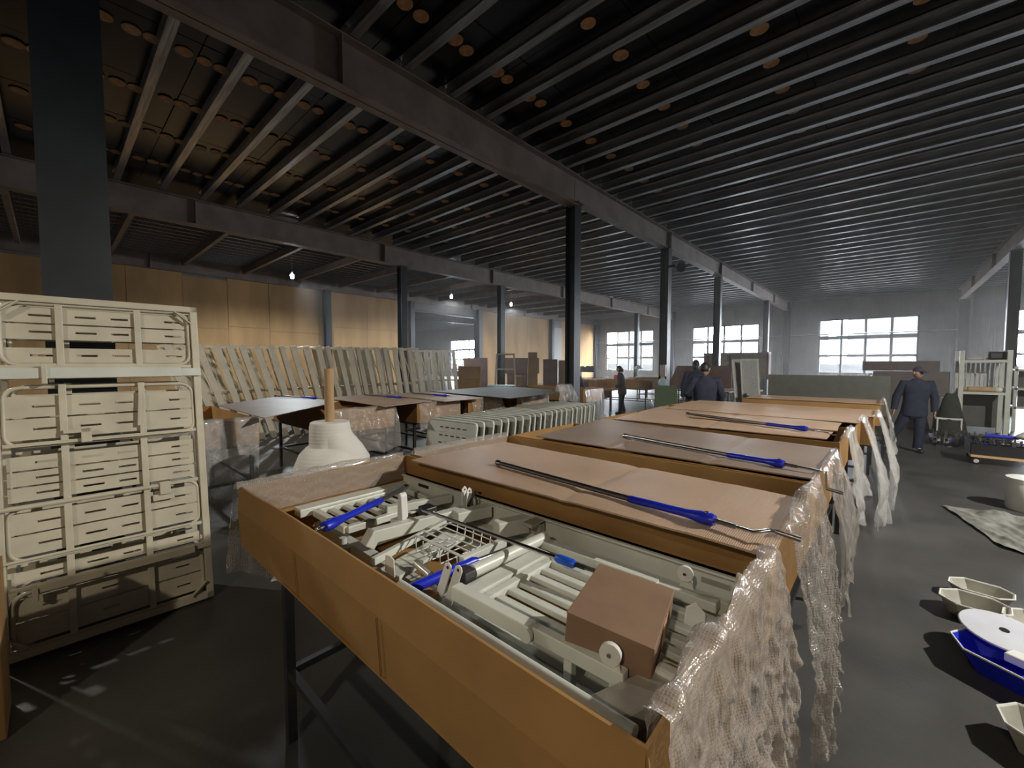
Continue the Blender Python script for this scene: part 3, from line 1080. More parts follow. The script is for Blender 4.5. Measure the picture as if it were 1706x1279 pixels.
# small closed carton resting tilted on the parts
ct = thing('carton', 'small closed brown carton tilted on top of the bed parts', 'carton', (-.548, 1.065, 1.03), (math.radians(4), math.radians(6), math.radians(12)))
MB().span((-.115, -.135, 0), (.115, .135, .10)).build('body', M['card_brown'], ct, local=True, bevel=.004)
MB().span((-.1155, -.1365, .099), (.1155, .1365, .1035)).build('lid', M['card_brown'], ct, local=True, bevel=.002)
MB().span((.1156, -.028, .01), (.1166, .028, .098)).build('tape', M['wood'], ct, local=True)

# the next box holds the same kind of bed
bed2 = dup(bed, (bed.location.x, bed.location.y + 1.075, bed.location.z), label='white bed frame parts showing between the warm tan lid and the dark lid')

# ---- bubble wrap and film hanging over box ends
GB = 'plastic sheets over the aisle box ends'
drape('bubble_wrap', 'crumpled bubble wrap bunched over the aisle end of the open box', GB, X1, 1, .70, 1.66, 1.150, .99, .22, .035, 1.3, 'bubble_dense', 110, 130, amp=.05, ragged=.1, crumple=.013, slump=.035)
drape('bubble_wrap', 'bubble wrap lining the far end of the open box, hanging out at its corner', GB, X0, -1, .63, 1.66, 1.147, .985, .60, .03, 4.4, 'bubble', 70, 60, amp=.012, ragged=.12)
drape('bubble_wrap', 'long bubble wrap hanging from the second box beside the open one', GB, X1 + .01, 1, 1.82, 2.72, 1.17, 1.05, .30, .075, 7.7, 'bubble', 80, 100, amp=.045, ragged=.16, crumple=.008, slump=.03)
drape('bubble_wrap', 'small bubble wrap edge rising at the far end of the second box', GB, X0, -1, 1.76, 2.76, 1.16, 1.0, .75, .03, 9.2, 'bubble', 40, 40, amp=.014)
drape('plastic_film', 'film hanging from the third box over the aisle', GB, X1 + .01, 1, 2.95, 3.80, 1.165, 1.06, .42, .10, 12.1, 'bubble', 50, 60, amp=.04, ragged=.2)
drape('plastic_film', 'short film bunched at the aisle end of the fourth box', GB, X1 + .02, 1, 4.45, 5.25, 1.18, 1.08, .45, .06, 15.3, 'film', 46, 50, amp=.045, ragged=.2)
drape('plastic_film', 'clear film trailing from the fifth box down to the floor', GB, X1 + .07, 1, 5.75, 6.45, 1.175, 1.1, .03, .16, 18.8, 'film', 50, 70, amp=.06, ragged=.02)
drape('plastic_film', 'clear film trailing from the sixth box down to the floor', GB, X1 + .18, 1, 6.65, 7.5, 1.17, 1.1, .03, .14, 21.1, 'film', 50, 70, amp=.06, ragged=.02)
drape('plastic_film', 'film over the aisle end of the farthest box, beside the man in the cap', GB, X1 + .22, 1, 8.8, 9.6, 1.20, 1.1, .35, .08, 24.1, 'film', 46, 60, amp=.06, ragged=.1)

# ------------------------------------------------------------------ cream bed frame leaning at the left
# local axes: x = across (width), z = up the leaning face, y = towards the viewer is -y
lean = math.radians(7.0)
LF = thing('bed_platform', 'tall cream bed base with slotted steel slats leaning upright at the left edge', 'bed frame', (-3.83, .255, .012), (-lean, 0, -PI / 2))
LF.rotation_euler = (Matrix.Rotation(math.radians(88.5), 3, 'Z') @ Matrix.Rotation(-lean, 3, 'X')).to_euler()
CE = M['enamel_cream']
WF, HF = 1.05, 2.24


def lp(name, mb, m=None, parent=None, **k):
    return mb.build(name, m or CE, parent or LF, local=True, **k)


def rr(cx, cz, w, h, r, n=5):
    pts = []
    for (sx, sz, a0) in ((1, -1, -PI / 2), (1, 1, 0), (-1, 1, PI / 2), (-1, -1, PI)):
        for i in range(n + 1):
            a = a0 + (PI / 2) * i / n
            pts.append((cx + sx * (w / 2 - r) + r * math.cos(a), 0, cz + sz * (h / 2 - r) + r * math.sin(a)))
    return pts


hw = WF / 2
lp('stile', MB().span((hw - .045, -.03, 0), (hw, .03, HF)), bevel=.004)
lp('stile', MB().span((-hw, -.03, 0), (-hw + .045, .03, HF)), bevel=.004)
tr_ = lp('rail', MB().span((-hw, -.03, HF - .045), (hw, .03, HF)), bevel=.004)
MB().path([(-hw + .035, -.031, HF - .022), (-hw + .06, -.031, HF - .022)], .008, 8).build('hole', M['black'], tr_, local=True)
lp('rail', MB().span((-hw, -.03, 0), (hw, .03, .05)), bevel=.004)
for sx, z0, sz in ((-1, HF - .05, -1), (1, HF - .05, -1), (-1, .05, 1), (1, .05, 1)):
    lp('gusset', MB().bar((sx * (hw - .14), -.036, z0 + sz * .0), (sx * (hw - .045), -.036, z0 + sz * .085), .006, .035, up=(0, 1, 0)))
colx = [(-hw + .06, -.23), (-.20, .155), (.19, hw - .06)]
vbx = (-.215, .172)


def plank(x0, x1, z0, z1, y, slots):
    """slat with long punched slots: strips of sheet around real openings"""
    mb = MB()
    zc = (z0 + z1) / 2
    sh = .0065
    t = .004
    mb.span((x0, y - t / 2, z0), (x1, y + t / 2, zc - sh)).span((x0, y - t / 2, zc + sh), (x1, y + t / 2, z1))
    cur = x0
    for (sa, sb) in slots:
        mb.span((cur, y - t / 2, zc - sh), (sa, y + t / 2, zc + sh))
        cur = sb
    mb.span((cur, y - t / 2, zc - sh), (x1, y + t / 2, zc + sh))
    mb.span((x0, y, z0), (x1, y + .016, z0 + .004)).span((x0, y, z1 - .004), (x1, y + .016, z1))
    for (sa, sb) in slots:
        mb.path([(sa, y - .004, zc + sh + .002), (sb, y - .004, zc + sh + .002)], .0028, 6)
    return lp('slat', mb)


sections = [(1.80, 2.17, 3, .015), (1.31, 1.64, 2, -.005), (.93, 1.24, 3, .015), (.60, .89, 2, -.005), (.435, .56, 1, .01), (.07, .37, 2, .015)]
for si, (z0, z1, n, y) in enumerate(sections):
    gap = .045 if si in (0, 1, 4) else .02
    hh = (z1 - z0 - gap) / n
    for ci, (a, b) in enumerate(colx):
        for j in range(n):
            za = z0 + j * hh + (gap if (si == 0 and j >= 1) else 0)
            sl = [(a + (b - a) * .5, a + (b - a) * .5 + .10)] if ci != 1 else [(a + .06, a + .16), (b - .12, b - .03)]
            if si == 5: sl = [(a + .12, a + .2)]
            plank(a, b, za + .005, za + hh - .005, y, sl)
    for vx in vbx:
        lp('upright_bar', MB().span((vx - .018, y - .03, z0 - .02), (vx + .018, y - .008, z1 + .02)), bevel=.003)
    lp('section_rail', MB().span((-hw + .05, y - .028, z0 - .035), (hw - .05, y - .004, z0 - .012)), bevel=.003)
for (cz, h) in ((1.46, .37), (.74, .33), (.215, .33), (1.99, .40)):
    lp('bent_tube', MB().path(rr(0, cz, WF - .115, h, .075), .0125, 8, closed=True), smooth=True)
# the folded channel across the front and the lower cross channel
lp('cross_channel', MB().span((-.52, -.075, 1.695), (.40, -.035, 1.765)).span((.40, -.05, 1.70), (hw, -.028, 1.76)), M['enamel'], bevel=.004)
lp('cross_bracket', MB().span((-.30, -.095, 1.66), (-.275, -.055, 1.79)), bevel=.003)
lp('cross_channel', MB().span((-.36, -.07, .375), (.42, -.03, .425)).span((.42, -.045, .385), (hw, -.028, .415)), bevel=.004)
lp('cross_bracket', MB().span((-.38, -.08, .33), (-.355, -.035, .41)), bevel=.003)
lp('hinge', MB().span((-.14, -.06, 1.27), (-.09, -.01, 1.36)).span((-.22, -.06, 1.335), (-.08, -.03, 1.36)), bevel=.003)
lp('hinge', MB().span((.24, -.065, .84), (.30, -.01, .93)).span((.20, -.05, .80), (.32, -.03, .845)), bevel=.003)
lp('push_rod', MB().path([(-.5, -.04, .905), (.25, -.04, .905)], .014, 8), smooth='auto')
lp('push_rod', MB().path([(-.5, -.035, .585), (.4, -.035, .585)], .010, 8), smooth='auto')
lp('gas_strut', MB().bar((.15, -.035, 1.35), (.165, -.035, 1.6), .02, .02), bevel=.003)
# another frame right behind it keeps its back from showing the hall
LB = dup(LF, (-4.05, .285, .012), LF.rotation_euler, 'second cream bed base leaning right behind the front one')
light_block = dup(LF, (-3.95, -.86, .012), LF.rotation_euler, 'added unseen cream bed base beside the front one, blocking stray lamp light')  # unseen extra copy, added to keep lamp light off the left floor
light_block['group'] = LF['group'] = LB['group'] = 'cream bed bases leaning at the left edge'
# cardboard edge at the very left
cb = thing('carton', 'brown carton cut by the left picture edge before the cream frame', 'carton', (-3.2, -.34, 0))
MB().span((-3.4, -.66, 0), (-3.08, -.205, .72)).build('body', M['card'], cb, bevel=.006)
MB().span((-3.4, -.213, .72), (-3.08, -.205, .80)).build('flap', M['card'], cb)

# ------------------------------------------------------------------ foam roll with cardboard core
rl = thing('foam_roll', 'white foam sheet roll standing with a cardboard core sticking out', 'roll', (-4.35, 1.95, 0))
cx, cy = -4.35, 1.95
MB().lathe((cx, cy, 0), [(.30, 0), (.37, .02), (.40, .2), (.385, .5), (.36, .72), (.30, .86), (.235, .93), (.10, .95)], 40).build('lower_roll', M['foam'], rl, smooth='auto')
MB().lathe((cx + .0, cy + .0, 0), [(.205, .90), (.205, .95), (.20, 1.14), (.19, 1.185), (.17, 1.192), (.05, 1.19)], 40).build('upper_roll', M['foam'], rl, smooth='auto')
# the slipped, slanting shoulder on the aisle side
vs = []
n = 28
sh = MB()
rings = []
for (r, z, dx, dy) in ((.19, 1.13, 0, 0), (.205, 1.05, .01, .02), (.235, .93, .03, .08), (.255, .80, .05, .13), (.25, .74, .05, .13), (.2, .72, .05, .13)):
    for k in range(n):
        a = 2 * PI * k / n
        vs.append((cx + dx + r * math.cos(a), cy + dy + r * math.sin(a), z))
fs = []
for i in range(5):
    for k in range(n):
        l = (k + 1) % n
        fs.append((i * n + k, i * n + l, (i + 1) * n + l, (i + 1) * n + k))
sh.add(vs, fs).build('slipped_layer', M['foam'], rl, smooth='auto')
MB().lathe((cx, cy, 0), [(.048, 1.0), (.048, 1.745), (.038, 1.745), (.038, 1.70), (.001, 1.70)], 20).build('core', M['tubecard'], rl, smooth='auto')

# ------------------------------------------------------------------ second row of packing boxes
A0, A1 = -8.0, -5.75
ROW2 = [(.68, 1.70, 'open box in shadow with film on its end, nearest in the second row'),
        (2.60, 3.60, 'box in the second row whose film end shows behind the foam roll'),
        (4.02, 4.95, 'box in the second row with crinkled film, behind the head panels'),
        (5.15, 6.05, 'box in the second row under the narrow tan sheet'),
        (6.50, 7.60, 'box in the second row under the large grey sheet'),
        (9.05, 10.0, 'box with a long film end beside the middle column'),
        (15.2, 16.2, 'box standing behind the woman in plum'),
        (18.6, 19.6, 'box with pale lid and film farthest in the second row')]
for k, (a, b, d) in enumerate(ROW2):
    off = 0 if k < 6 else -1.0
    carton_tray(A0 + off, A1 + off, a, b, ZBX, 1.13 if k != 0 else 1.12, 'brown ' + d, 'packing boxes of the second row', seam=False, m='card')
    table(A0 + off + .15, A1 + off - .15, a + .05, b - .05, ZBX, 'dark table under ' + ['the shadowed box beside the cream frame', 'the box behind the foam roll', 'the box behind the first headboards', 'the narrow tan sheet', 'the large grey sheet', 'the box by the middle column', 'the box behind the woman in plum', 'the farthest box of the second row'][k], 'steel tables of the second row')
G2 = 'plastic sheets over the second-row box ends'
for k, (a, b, zo, sd, lab) in enumerate(((.60, 1.68, .18, 31, 'long clear film over the shadowed box next to the cream frame'), (2.62, 3.62, .48, 34, 'crinkled film over the box end behind the foam roll'),
                                         (4.04, 4.92, .72, 37, 'crinkled film over the box end behind the first head panels'), (5.2, 6.0, .80, 40, 'short crinkled film above the middle head panels'),
                                         (6.55, 7.55, .82, 43, 'film over the box end under the large grey sheet'), (9.08, 9.98, .16, 46, 'long film end beside the middle column'),
                                         (15.25, 16.15, .2, 49, 'white film hanging behind the woman in plum'), (18.65, 19.55, .2, 52, 'white film hanging beyond the olive sheet'))):
    off = 0 if k < 6 else -1.0
    drape('plastic_film', lab, G2, A1 + off + .005, 1, a, b, 1.14, 1.02, zo, .05, sd, 'bubble_far' if k else 'film', 34, 40, amp=.04, ragged=.1)
G3 = 'loose sheets on the second row'
sheet('cardboard_sheet', 'grey-brown sheet lying askew between the shadowed box and the foam roll', [(-7.5, 1.66, 1.16), (-8.75, 3.1, 1.17), (-6.66, 3.12, 1.17), (-5.36, 1.64, 1.16)], m='card_grey', group=G3)
sheet('cardboard_sheet', 'brown sheet on the box behind the foam roll, blue parts on it', [(-7.6, 3.36, 1.16), (-7.9, 4.45, 1.165), (-5.72, 4.3, 1.16), (-5.52, 3.3, 1.155)], m='card_lid', group=G3)
sheet('cardboard_sheet', 'narrow tan sheet behind the head panels', [(-7.6, 4.55, 1.16), (-7.6, 5.6, 1.165), (-5.5, 5.3, 1.16), (-5.5, 4.4, 1.155)], m='card_lid', group=G3)
sheet('cardboard_sheet', 'large grey sheet spread over boxes by the middle column', [(-7.6, 5.65, 1.175), (-7.75, 8.1, 1.18), (-5.35, 7.85, 1.17), (-5.0, 5.45, 1.17)], m='greygreen', group=G3)
crank('crank handle on the grey-brown sheet behind the foam roll', [(-8.35, 2.75, 1.20), (-7.75, 2.98, 1.20), (-7.35, 3.06, 1.20), (-7.2, 3.08, 1.20)], None, group='crank handles on the second row')
crank('crank handle on the brown sheet right of the foam roll', [(-7.6, 4.1, 1.19), (-6.9, 4.16, 1.19), (-6.5, 4.2, 1.19), (-6.3, 4.22, 1.19)], None, group='crank handles on the second row')
crank('crank handle on the narrow tan sheet behind the head panels', [(-7.3, 5.0, 1.19), (-6.6, 5.0, 1.19), (-6.2, 5.0, 1.19), (-6.05, 5.0, 1.19)], None, group='crank handles on the second row')
drape('plastic_film', 'loose white film standing up at the corner of the grey sheet', G2, -5.35, 1, 7.35, 7.9, 1.32, 1.15, .95, .05, 61, 'film', 24, 24, amp=.08)

# ------------------------------------------------------------------ standing head panels
HP = thing('headboard', 'grey-white slotted head panel facing the viewer, nearest of the standing row', 'panel', (-4.75, 3.8, 0), (math.radians(-9), 0, math.radians(4)), 'head panels standing in a row')
EG = M['enamel']
MB().path([(-.5, 0, .012), (-.5, 0, .91), (-.485, 0, .95), (-.45, 0, .965), (.45, 0, .965), (.485, 0, .95), (.5, 0, .91), (.5, 0, .012)], .017, 8).build('frame_tube', EG, HP, smooth='auto', local=True)
MB().span((-.485, -.006, .16), (.485, .006, .945)).build('sheet', EG, HP, local=True)
for z in (.2, .46, .56, .79):
    MB().span((-.485, -.013, z), (.485, -.004, z + .014)).build('ridge', EG, HP, local=True)
for z in (.85, .73, .62):
    for i in range(5):
        x = -.24 + i * .12
        MB().span((x, -.014, z), (x + .065, -.0055, z + .016)).build('louver', M['steel_dark'], HP, local=True)
for i in range(1, 21):
    y = 3.8 + i * .176
    o = dup(HP, (-4.75 + random.uniform(-.02, .02) - .012 * i, y, 0), (math.radians(-9 + random.uniform(-1.5, 1.5)), 0, math.radians(4 + random.uniform(-1.5, 1.5))),
            'grey-white head panel, %s from the near end of the standing row' % ORD[i])

# ------------------------------------------------------------------ cream side frames leaning in a row behind the second row
SF = thing('bed_side_guard', 'cream bed side frame, first from the left of the long leaning row', 'bed frame', (-11.5, 2.3, 0), (math.radians(17), 0, 0), 'cream side frames leaning in a long row')
MB().span((.38, -.06, 0), (.46, .06, 2.3)).build('stile', M['cream_light'], SF, local=True)
MB().span((-.46, -.06, 0), (-.38, .06, 2.3)).build('stile', M['cream_light'], SF, local=True)
for z in (.35, 1.15, 2.24):
    MB().span((-.40, -.025, z), (.40, .025, z + .05)).build('rail', M['cream_light'], SF, local=True)
for sx in (-1, 1):
    MB().prism([(.06, .42), (.13, .46), (.13, .62), (.09, .70), (.06, .74)], 0, sx * .43 - .02, sx * .43 + .02).build('lug', M['cream_light'], SF, local=True)
MB().bar((-.38, 0, 2.2), (.0, 0, 1.2), .03, .02, up=(0, 1, 0)).build('brace', M['cream_light'], SF, local=True)
for i in range(1, 23):
    dup(SF, (-11.5 + random.uniform(-.04, .04), 2.3 + i * .262, 0), (math.radians(17 - .4 * i + random.uniform(-1, 1)), 0, random.uniform(-.03, .03)),
        'cream bed side frame, %s from the left of the long leaning row' % ORD[i])
for i in range(5):
    dup(SF, (-12.7 + .03 * i, 9.3 + i * .27, 0), (math.radians(7 + random.uniform(-2, 2)), 0, random.uniform(-.03, .03)),
        'cream side frame right of the dark column, %s of the short group' % ORD[i], 'cream side frames right of the dark column')

# ------------------------------------------------------------------ cartons and things in the middle distance
def carton(name, label, c, d, rz=0, m='card', group=None, tape=True):
    t = thing(name, label, 'carton', c, (0, 0, rz), group)
    MB().box((0, 0, d[2] / 2), (d[0], d[1], d[2] - .004)).build('body', M[m], t, local=True, bevel=.008)
    MB().box((0, -d[1] / 4 - .003, d[2]), (d[0], d[1] / 2 - .008, .006)).build('flap', M[m], t, local=True)
    MB().box((0, d[1] / 4 + .003, d[2]), (d[0], d[1] / 2 - .008, .006)).build('flap', M[m], t, local=True)
    return t


rz = math.radians(42)
for j, n in enumerate(('lowest', 'middle', 'topmost')):
    carton('carton', '%s tan carton of the stack of three by the wall opening' % n, (-13.6 + .02 * j, 12.2 + .02 * j, j * .56), (.95, .55, .55), rz + .03 * j, group='stack of three tan cartons')
GP = 'brown cartons in the pile behind the dark column'
pile = [((-15.1, 17.4, 0), (1.5, .6, .62), 'card_dark', 'low dark brown carton at the bottom of the pile'), ((-15.1, 17.4, .62), (1.5, .6, .62), 'card_dark', 'dark brown carton second up in the pile'),
        ((-15.2, 17.35, 1.24), (2.2, .7, .85), 'card_dark', 'long dark brown carton on top of the pile'), ((-13.4, 16.35, 0), (.5, .5, .8), 'card', 'tan carton at the bottom of the middle stack'),
        ((-13.4, 16.35, .8), (.5, .5, .8), 'card', 'tan carton on the middle stack'), ((-13.4, 16.35, 1.6), (.45, .45, .75), 'card', 'small tan carton highest on the middle stack'),
        ((-13.85, 15.7, 0), (.45, .45, .62), 'card', 'small tan carton in front of the pile'), ((-13.85, 15.7, .62), (.45, .45, .55), 'card', 'small tan carton stacked in front of the pile'),
        ((-12.85, 17.1, 0), (.7, .5, 1.0), 'card_dark', 'lower tall dark brown carton near the folders'), ((-12.85, 17.1, 1.0), (.7, .5, 1.0), 'card_dark', 'upper tall dark brown carton near the folders'),
        ((-12.45, 17.6, 0), (.35, .4, 1.95), 'card', 'tall narrow tan carton beside the tall dark one'),
        ((-17.1, 15.9, 0), (1.3, .7, .75), 'card_dark', 'dark carton on the floor left of the cream frame'), ((-17.1, 15.9, .75), (1.3, .7, .75), 'card_dark', 'dark carton stacked left of the cream frame'),
        ((-17.1, 15.9, 1.5), (1.3, .7, .6), 'card_dark', 'topmost dark carton left of the cream frame')]
for c, d, m, lab in pile:
    carton('carton', lab, c, d, rz, m, GP)
# cream frame on a box with a blue label
carton('carton', 'tan carton carrying the pale blue film package', (-11.3, 11.9, 0), (1.25, .7, .72), rz)
pk = thing('film_package', 'pale blue film package with a blue label on the tan carton', 'package', (-11.3, 11.9, .73), (0, 0, rz))
MB().box((0, 0, .11), (1.1, .5, .21)).build('body', M['lightblue'], pk, local=True, bevel=.03)
MB().box((.05, -.252, .11), (.85, .004, .11)).build('label', M['sticker'], pk, local=True)
cf = thing('cream_stand', 'cream rectangular frame standing on the film package', 'frame', (-11.35, 12.15, .95), (math.radians(-8), 0, rz))
for sx in (-1, 1):
    MB().bar((sx * .40, 0, 0), (sx * .34, 0, 1.25), .07, .05, up=(0, 1, 0)).build('stile', CE, cf, local=True)
for z in (.62, 1.22):
    MB().box((0, 0, z), (.72, .05, .06)).build('rail', CE, cf, local=True)
# desk with folders, lamp and clutter
dk = thing('work_desk', 'long pale desk loaded with small things in front of the leftmost large window', 'desk', (-11.5, 20.6, 0))
MB().span((-13.6, 20.2, .86), (-9.4, 21.2, .92)).build('top', M['enamel_cream'], dk)
for x in (-13.5, -9.5):
    for y in (20.25, 21.15):
        MB().span((x - .03, y - .03, 0), (x + .03, y + .03, .86)).build('leg', M['steel_dark'], dk)
MB().span((-13.3, 20.3, .3), (-11.8, 21.0, .84)).build('cabinet', M['card'], dk)
for i in range(12):
    h = random.uniform(.26, .36)
    o = MB().box((0, 0, h / 2), (.06, .22, h)).build('folder', M['book'], None)
    o.location = (-14.05 + .085 * i, 21.9, 1.301)
    tag(o, 'dark folder, %s from the left on the raised shelf by the middle column' % ORD[i], 'folder', 'dark folders on the raised shelf')
sfd = thing('folder_shelf', 'low shelf holding the dark folders', 'shelf', (-13.55, 21.9, 0))
MB().span((-14.2, 21.7, 1.26), (-12.95, 22.1, 1.30)).build('board', M['steel_dark'], sfd)
for x in (-14.15, -13.0):
    MB().span((x - .02, 21.75, 0), (x + .02, 22.05, 1.26)).build('side', M['steel_dark'], sfd)
tag(MB().box((-10.95, 20.6, 1.05), (.28, .22, .26)).build('red_box', M['red'], None, bevel=.02), 'small red box on the pale desk', 'box')
for i, (x, w, h, m) in enumerate(((-11.5, .3, .12, 'white'), (-10.45, .34, .1, 'white'), (-10.0, .3, .14, 'wood'), (-9.7, .22, .2, 'white'))):
    tag(MB().box((x, 20.55, .925 + h / 2), (w, .3, h)).build('small_package', M[m], None, bevel=.02), ['white packet left of the red box on the desk', 'flat white packet right of the red box', 'wooden block on the desk', 'white packet at the far desk end'][i], 'packet', 'small packets on the pale desk')
dl = thing('desk_lamp', 'pale desk lamp with a flared shade before the left window', 'lamp', (-9.95, 21.0, .92))
MB().tube((-9.95, 21.0, .92), (-9.95, 21.0, 1.55), .02).build('stem', M['frame_dark'], dl)
MB().lathe((-9.95, 21.0, 1.5), [(.28, 0), (.1, .16), (.03, .2)], 16).build('shade', M['white'], dl, smooth='auto')
# wire cage, small red-brown rack in front of the desk
cg = thing('wire_cage', 'rusty wire cage on the packing bench behind the woman', 'cage', (-8.6, 14.3, .9))
for i in range(9):
    x = -9.4 + i * .2
    MB().tube((x, 14.2, .86), (x, 14.2, 1.25), .008, 6).build('wire', M['red'], cg)
for z in (.88, 1.05, 1.24):
    MB().tube((-9.4, 14.2, z), (-7.8, 14.2, z), .008, 6).build('wire', M['red'], cg)
pb = thing('packing_bench', 'brown packing bench behind the woman in plum', 'bench', (-8.6, 14.3, 0))
MB().span((-9.8, 13.95, .78), (-7.6, 14.75, .85)).build('top', M['wood'], pb)
MB().span((-9.75, 13.97, .5), (-7.65, 14.0, .78)).build('apron', M['card_dark'], pb)
for x in (-9.7, -7.7):
    for y in (14.0, 14.7):
        MB().span((x - .03, y - .03, 0), (x + .03, y + .03, .78)).build('leg', M['steel_dark'], pb)
carton('carton', 'small dark carton on the packing bench by the middle column', (-9.3, 14.5, .855), (.5, .3, .2), .1, 'card_dark')
# olive sheet leaning by the column with the electrical box
ol = MB().prism([(-.36, 0), (.40, 0), (.36, 1.0), (.3, 1.08), (-.22, 1.08), (-.32, 1.0)], 1, -.01, .01).build('olive_sheet', M['green'], None)
ol.location = (-5.35, 13.3, .0)
ol.rotation_euler = (math.radians(-6), 0, math.radians(24))
tag(ol, 'olive green sheet standing against the column with the electrical box', 'sheet')
eb = thing('electrical_box', 'pale electrical box with a switch on the dark column', 'electrical box', (-5.80, 14.24, 1.3))
MB().span((-5.93, 14.20, 1.35), (-5.72, 14.26, 1.75)).build('body', M['stainless'], eb, bevel=.01)
MB().span((-5.88, 14.17, 1.28), (-5.76, 14.25, 1.42)).build('switch', M['wood'], eb, bevel=.01)
rg = tag(MB().sphere((-5.78, 14.12, 1.12), .16, 12, 8, (1, .6, 1.2)).build('rag_bundle', M['lightblue'], None, smooth=True), 'pale cloth bundle hanging below the electrical box', 'cloth')
sp = thing('loudspeaker', 'small dark horn fixed high on the column with the electrical box', 'loudspeaker', (-5.55, 14.3, 5.0))
MB().span((-5.70, 14.22, 5.05), (-5.45, 14.36, 5.12)).build('bracket', M['steel_dark'], sp)
MB().path([(-5.5, 14.25, 5.05), (-5.35, 14.15, 5.0), (-5.2, 14.05, 4.97)], [.05, .09, .17], 12).build('horn', M['steel_dark'], sp, smooth='auto')
# big dark carton sheet and low pallets beyond
o = MB().prism([(-1.25, 0), (1.25, 0), (1.25, .95), (-.85, .95)], 1, -.03, .03).build('dark_carton', M['card_dark'], None)
o.location = (-5.75, 17.6, .75)
tag(o, 'large dark brown board lying slanted behind the column with the electrical box', 'board')
tb = table(-7.0, -4.5, 17.2, 18.2, .72, 'steel table carrying the large dark brown board', 'steel tables of the second row')
for i in range(9):
    o = dup(HP, (-8.2 + .22 * i, 24.0 + .05 * i, 0), (math.radians(-8), 0, math.radians(80)), 'pale panel, %s of the far row before the left window' % ORD[i], 'pale panels in the far row')
    o.scale = (1, 1, 1.35)
# film-wrapped white panels leaning near the aisle row's end
for i, (x, y, a) in enumerate(((-2.72, 12.1, .14), (-2.56, 12.05, .10))):
    t = thing('wrapped_board', ['white framed panel in film, the darker of the leaning pair', 'white framed panel in film, the brighter of the leaning pair'][i], 'panel', (x, y, 0), (0, -a, math.radians(-35)), 'film-wrapped panels leaning as a pair')
    MB().path([(0, -.25, .02), (0, -.25, 1.9), (0, .25, 1.9), (0, .25, .02)], .02, 6, closed=True).build('frame', M['enamel'], t, local=True)
    MB().span((-.006, -.24, .05), (.006, .24, 1.88)).build('sheet', M['card_grey'] if i == 0 else M['greygreen'], t, local=True)
    MB().grid(lambda u, v: (.03 + .02 * nz(u * 4, v * 9, i), -.27 + .54 * u, .02 + 1.9 * v), 10, 24).build('wrap', M['film'], t, local=True, smooth=True)
# pale low bench with a folded board by the second window
wbn = thing('work_bench', 'grey bench with a pinkish board below the second window', 'bench', (-4.6, 17.0, 0))
MB().span((-5.2, 16.6, .78), (-3.4, 17.4, .84)).build('top', M['pink'], wbn)
for x in (-5.1, -3.5):
    for y in (16.7, 17.3):
        MB().span((x - .03, y - .03, 0), (x + .03, y + .03, .78)).build('leg', M['steel_dark'], wbn)
cab = thing('glass_cabinet', 'open wooden-backed cabinet below the second window', 'cabinet', (-6.4, 27.0, 0))
MB().span((-8.3, 27.0, .9), (-5.0, 27.1, 2.3)).build('back', M['wood'], cab)
MB().span((-8.3, 26.5, 0), (-5.0, 27.1, .9)).build('base', M['greygreen'], cab)
for x in (-8.3, -7.0, -5.0):
    MB().span((x - .05, 26.5, .9), (x + .05, 27.1, 2.3)).build('side', M['card_dark'], cab)
MB().span((-8.35, 26.45, 2.3), (-4.95, 27.1, 2.42)).build('top', M['pink'], cab)
# dark grey-green long box with upright flap behind the aisle row
gb = thing('long_box', 'long dark grey-green box with upright side at the end of the aisle row', 'box', (-1.0, 10.6, 0))
MB().span((-1.95, 10.45, .80), (.02, 10.47, 1.56)).build('side', M['greygreen'], gb)
MB().span((-1.95, 10.47, .80), (.02, 11.3, .82)).build('bottom', M['greygreen'], gb)
MB().span((-1.95, 11.28, .80), (.02, 11.3, 1.4)).build('side', M['greygreen'], gb)
for x in (-1.95, 0):
    MB().span((x, 10.47, .80), (x + .02, 11.28, 1.45)).build('end', M['greygreen'], gb)
table(-1.85, -.05, 10.5, 11.25, .80, 'dark steel table under the long grey-green box', 'steel tables under the aisle boxes')
# grey-brown board stack behind the man
carton('board_crate', 'large grey-brown crate standing behind the man in the cap', (.42, 16.3, 0), (1.55, .6, 1.57), 0, 'crate')
carton('board_crate', 'long grey board crate lying on top of the large crate', (.2, 16.3, 1.585), (1.6, .5, .27), 0, 'crate')
# racks seen left of the rack area: open shelving in front of the cladding
for i in range(6):
    pass

# ------------------------------------------------------------------ right side: rack, trolley, casters, trays
rk = thing('storage_rack', 'grey metal rack with two shelves right of the man in the cap', 'rack', (1.75, 15.9, 0))
for (x, y) in ((1.36, 15.6), (2.15, 15.6), (1.36, 16.5), (2.15, 16.5)):
    MB().span((x - .045, y - .045, 0), (x + .045, y + .045, 2.12)).build('post', M['enamel'], rk, bevel=.006)
for z in (1.82, 1.02):
    MB().span((1.36, 15.55, z), (2.15, 16.55, z + .06)).build('shelf', M['enamel'], rk, bevel=.004)
for i in range(8):
    x = 1.45 + i * .085
    MB().span((x, 16.48, 1.1), (x + .05, 16.5, 1.8)).build('slat', M['enamel'], rk)
MB().span((1.40, 16.45, .12), (2.1, 16.5, 1.0)).build('lower_panel', M['greygreen'], rk)
tag(MB().box((2.0, 16.0, 1.99), (.36, .4, .2)).build('dark_bag', M['hair'], None, bevel=.05), 'dark bag lying on top of the metal rack', 'bag')
tag(MB().sphere((1.62, 16.0, 1.92), .1, 12, 8, (1.5, 1, .45)).build('white_cloth', M['white'], None, smooth=True), 'crumpled white cloth beside the dark bag', 'cloth')
tag(MB().path([(1.5, 15.75, 1.15), (1.98, 15.78, 1.14)], .06, 12).build('wood_roll', M['wood'], None, smooth='auto'), 'tan cloth-wrapped roll on the rack\'s lower shelf', 'roll')
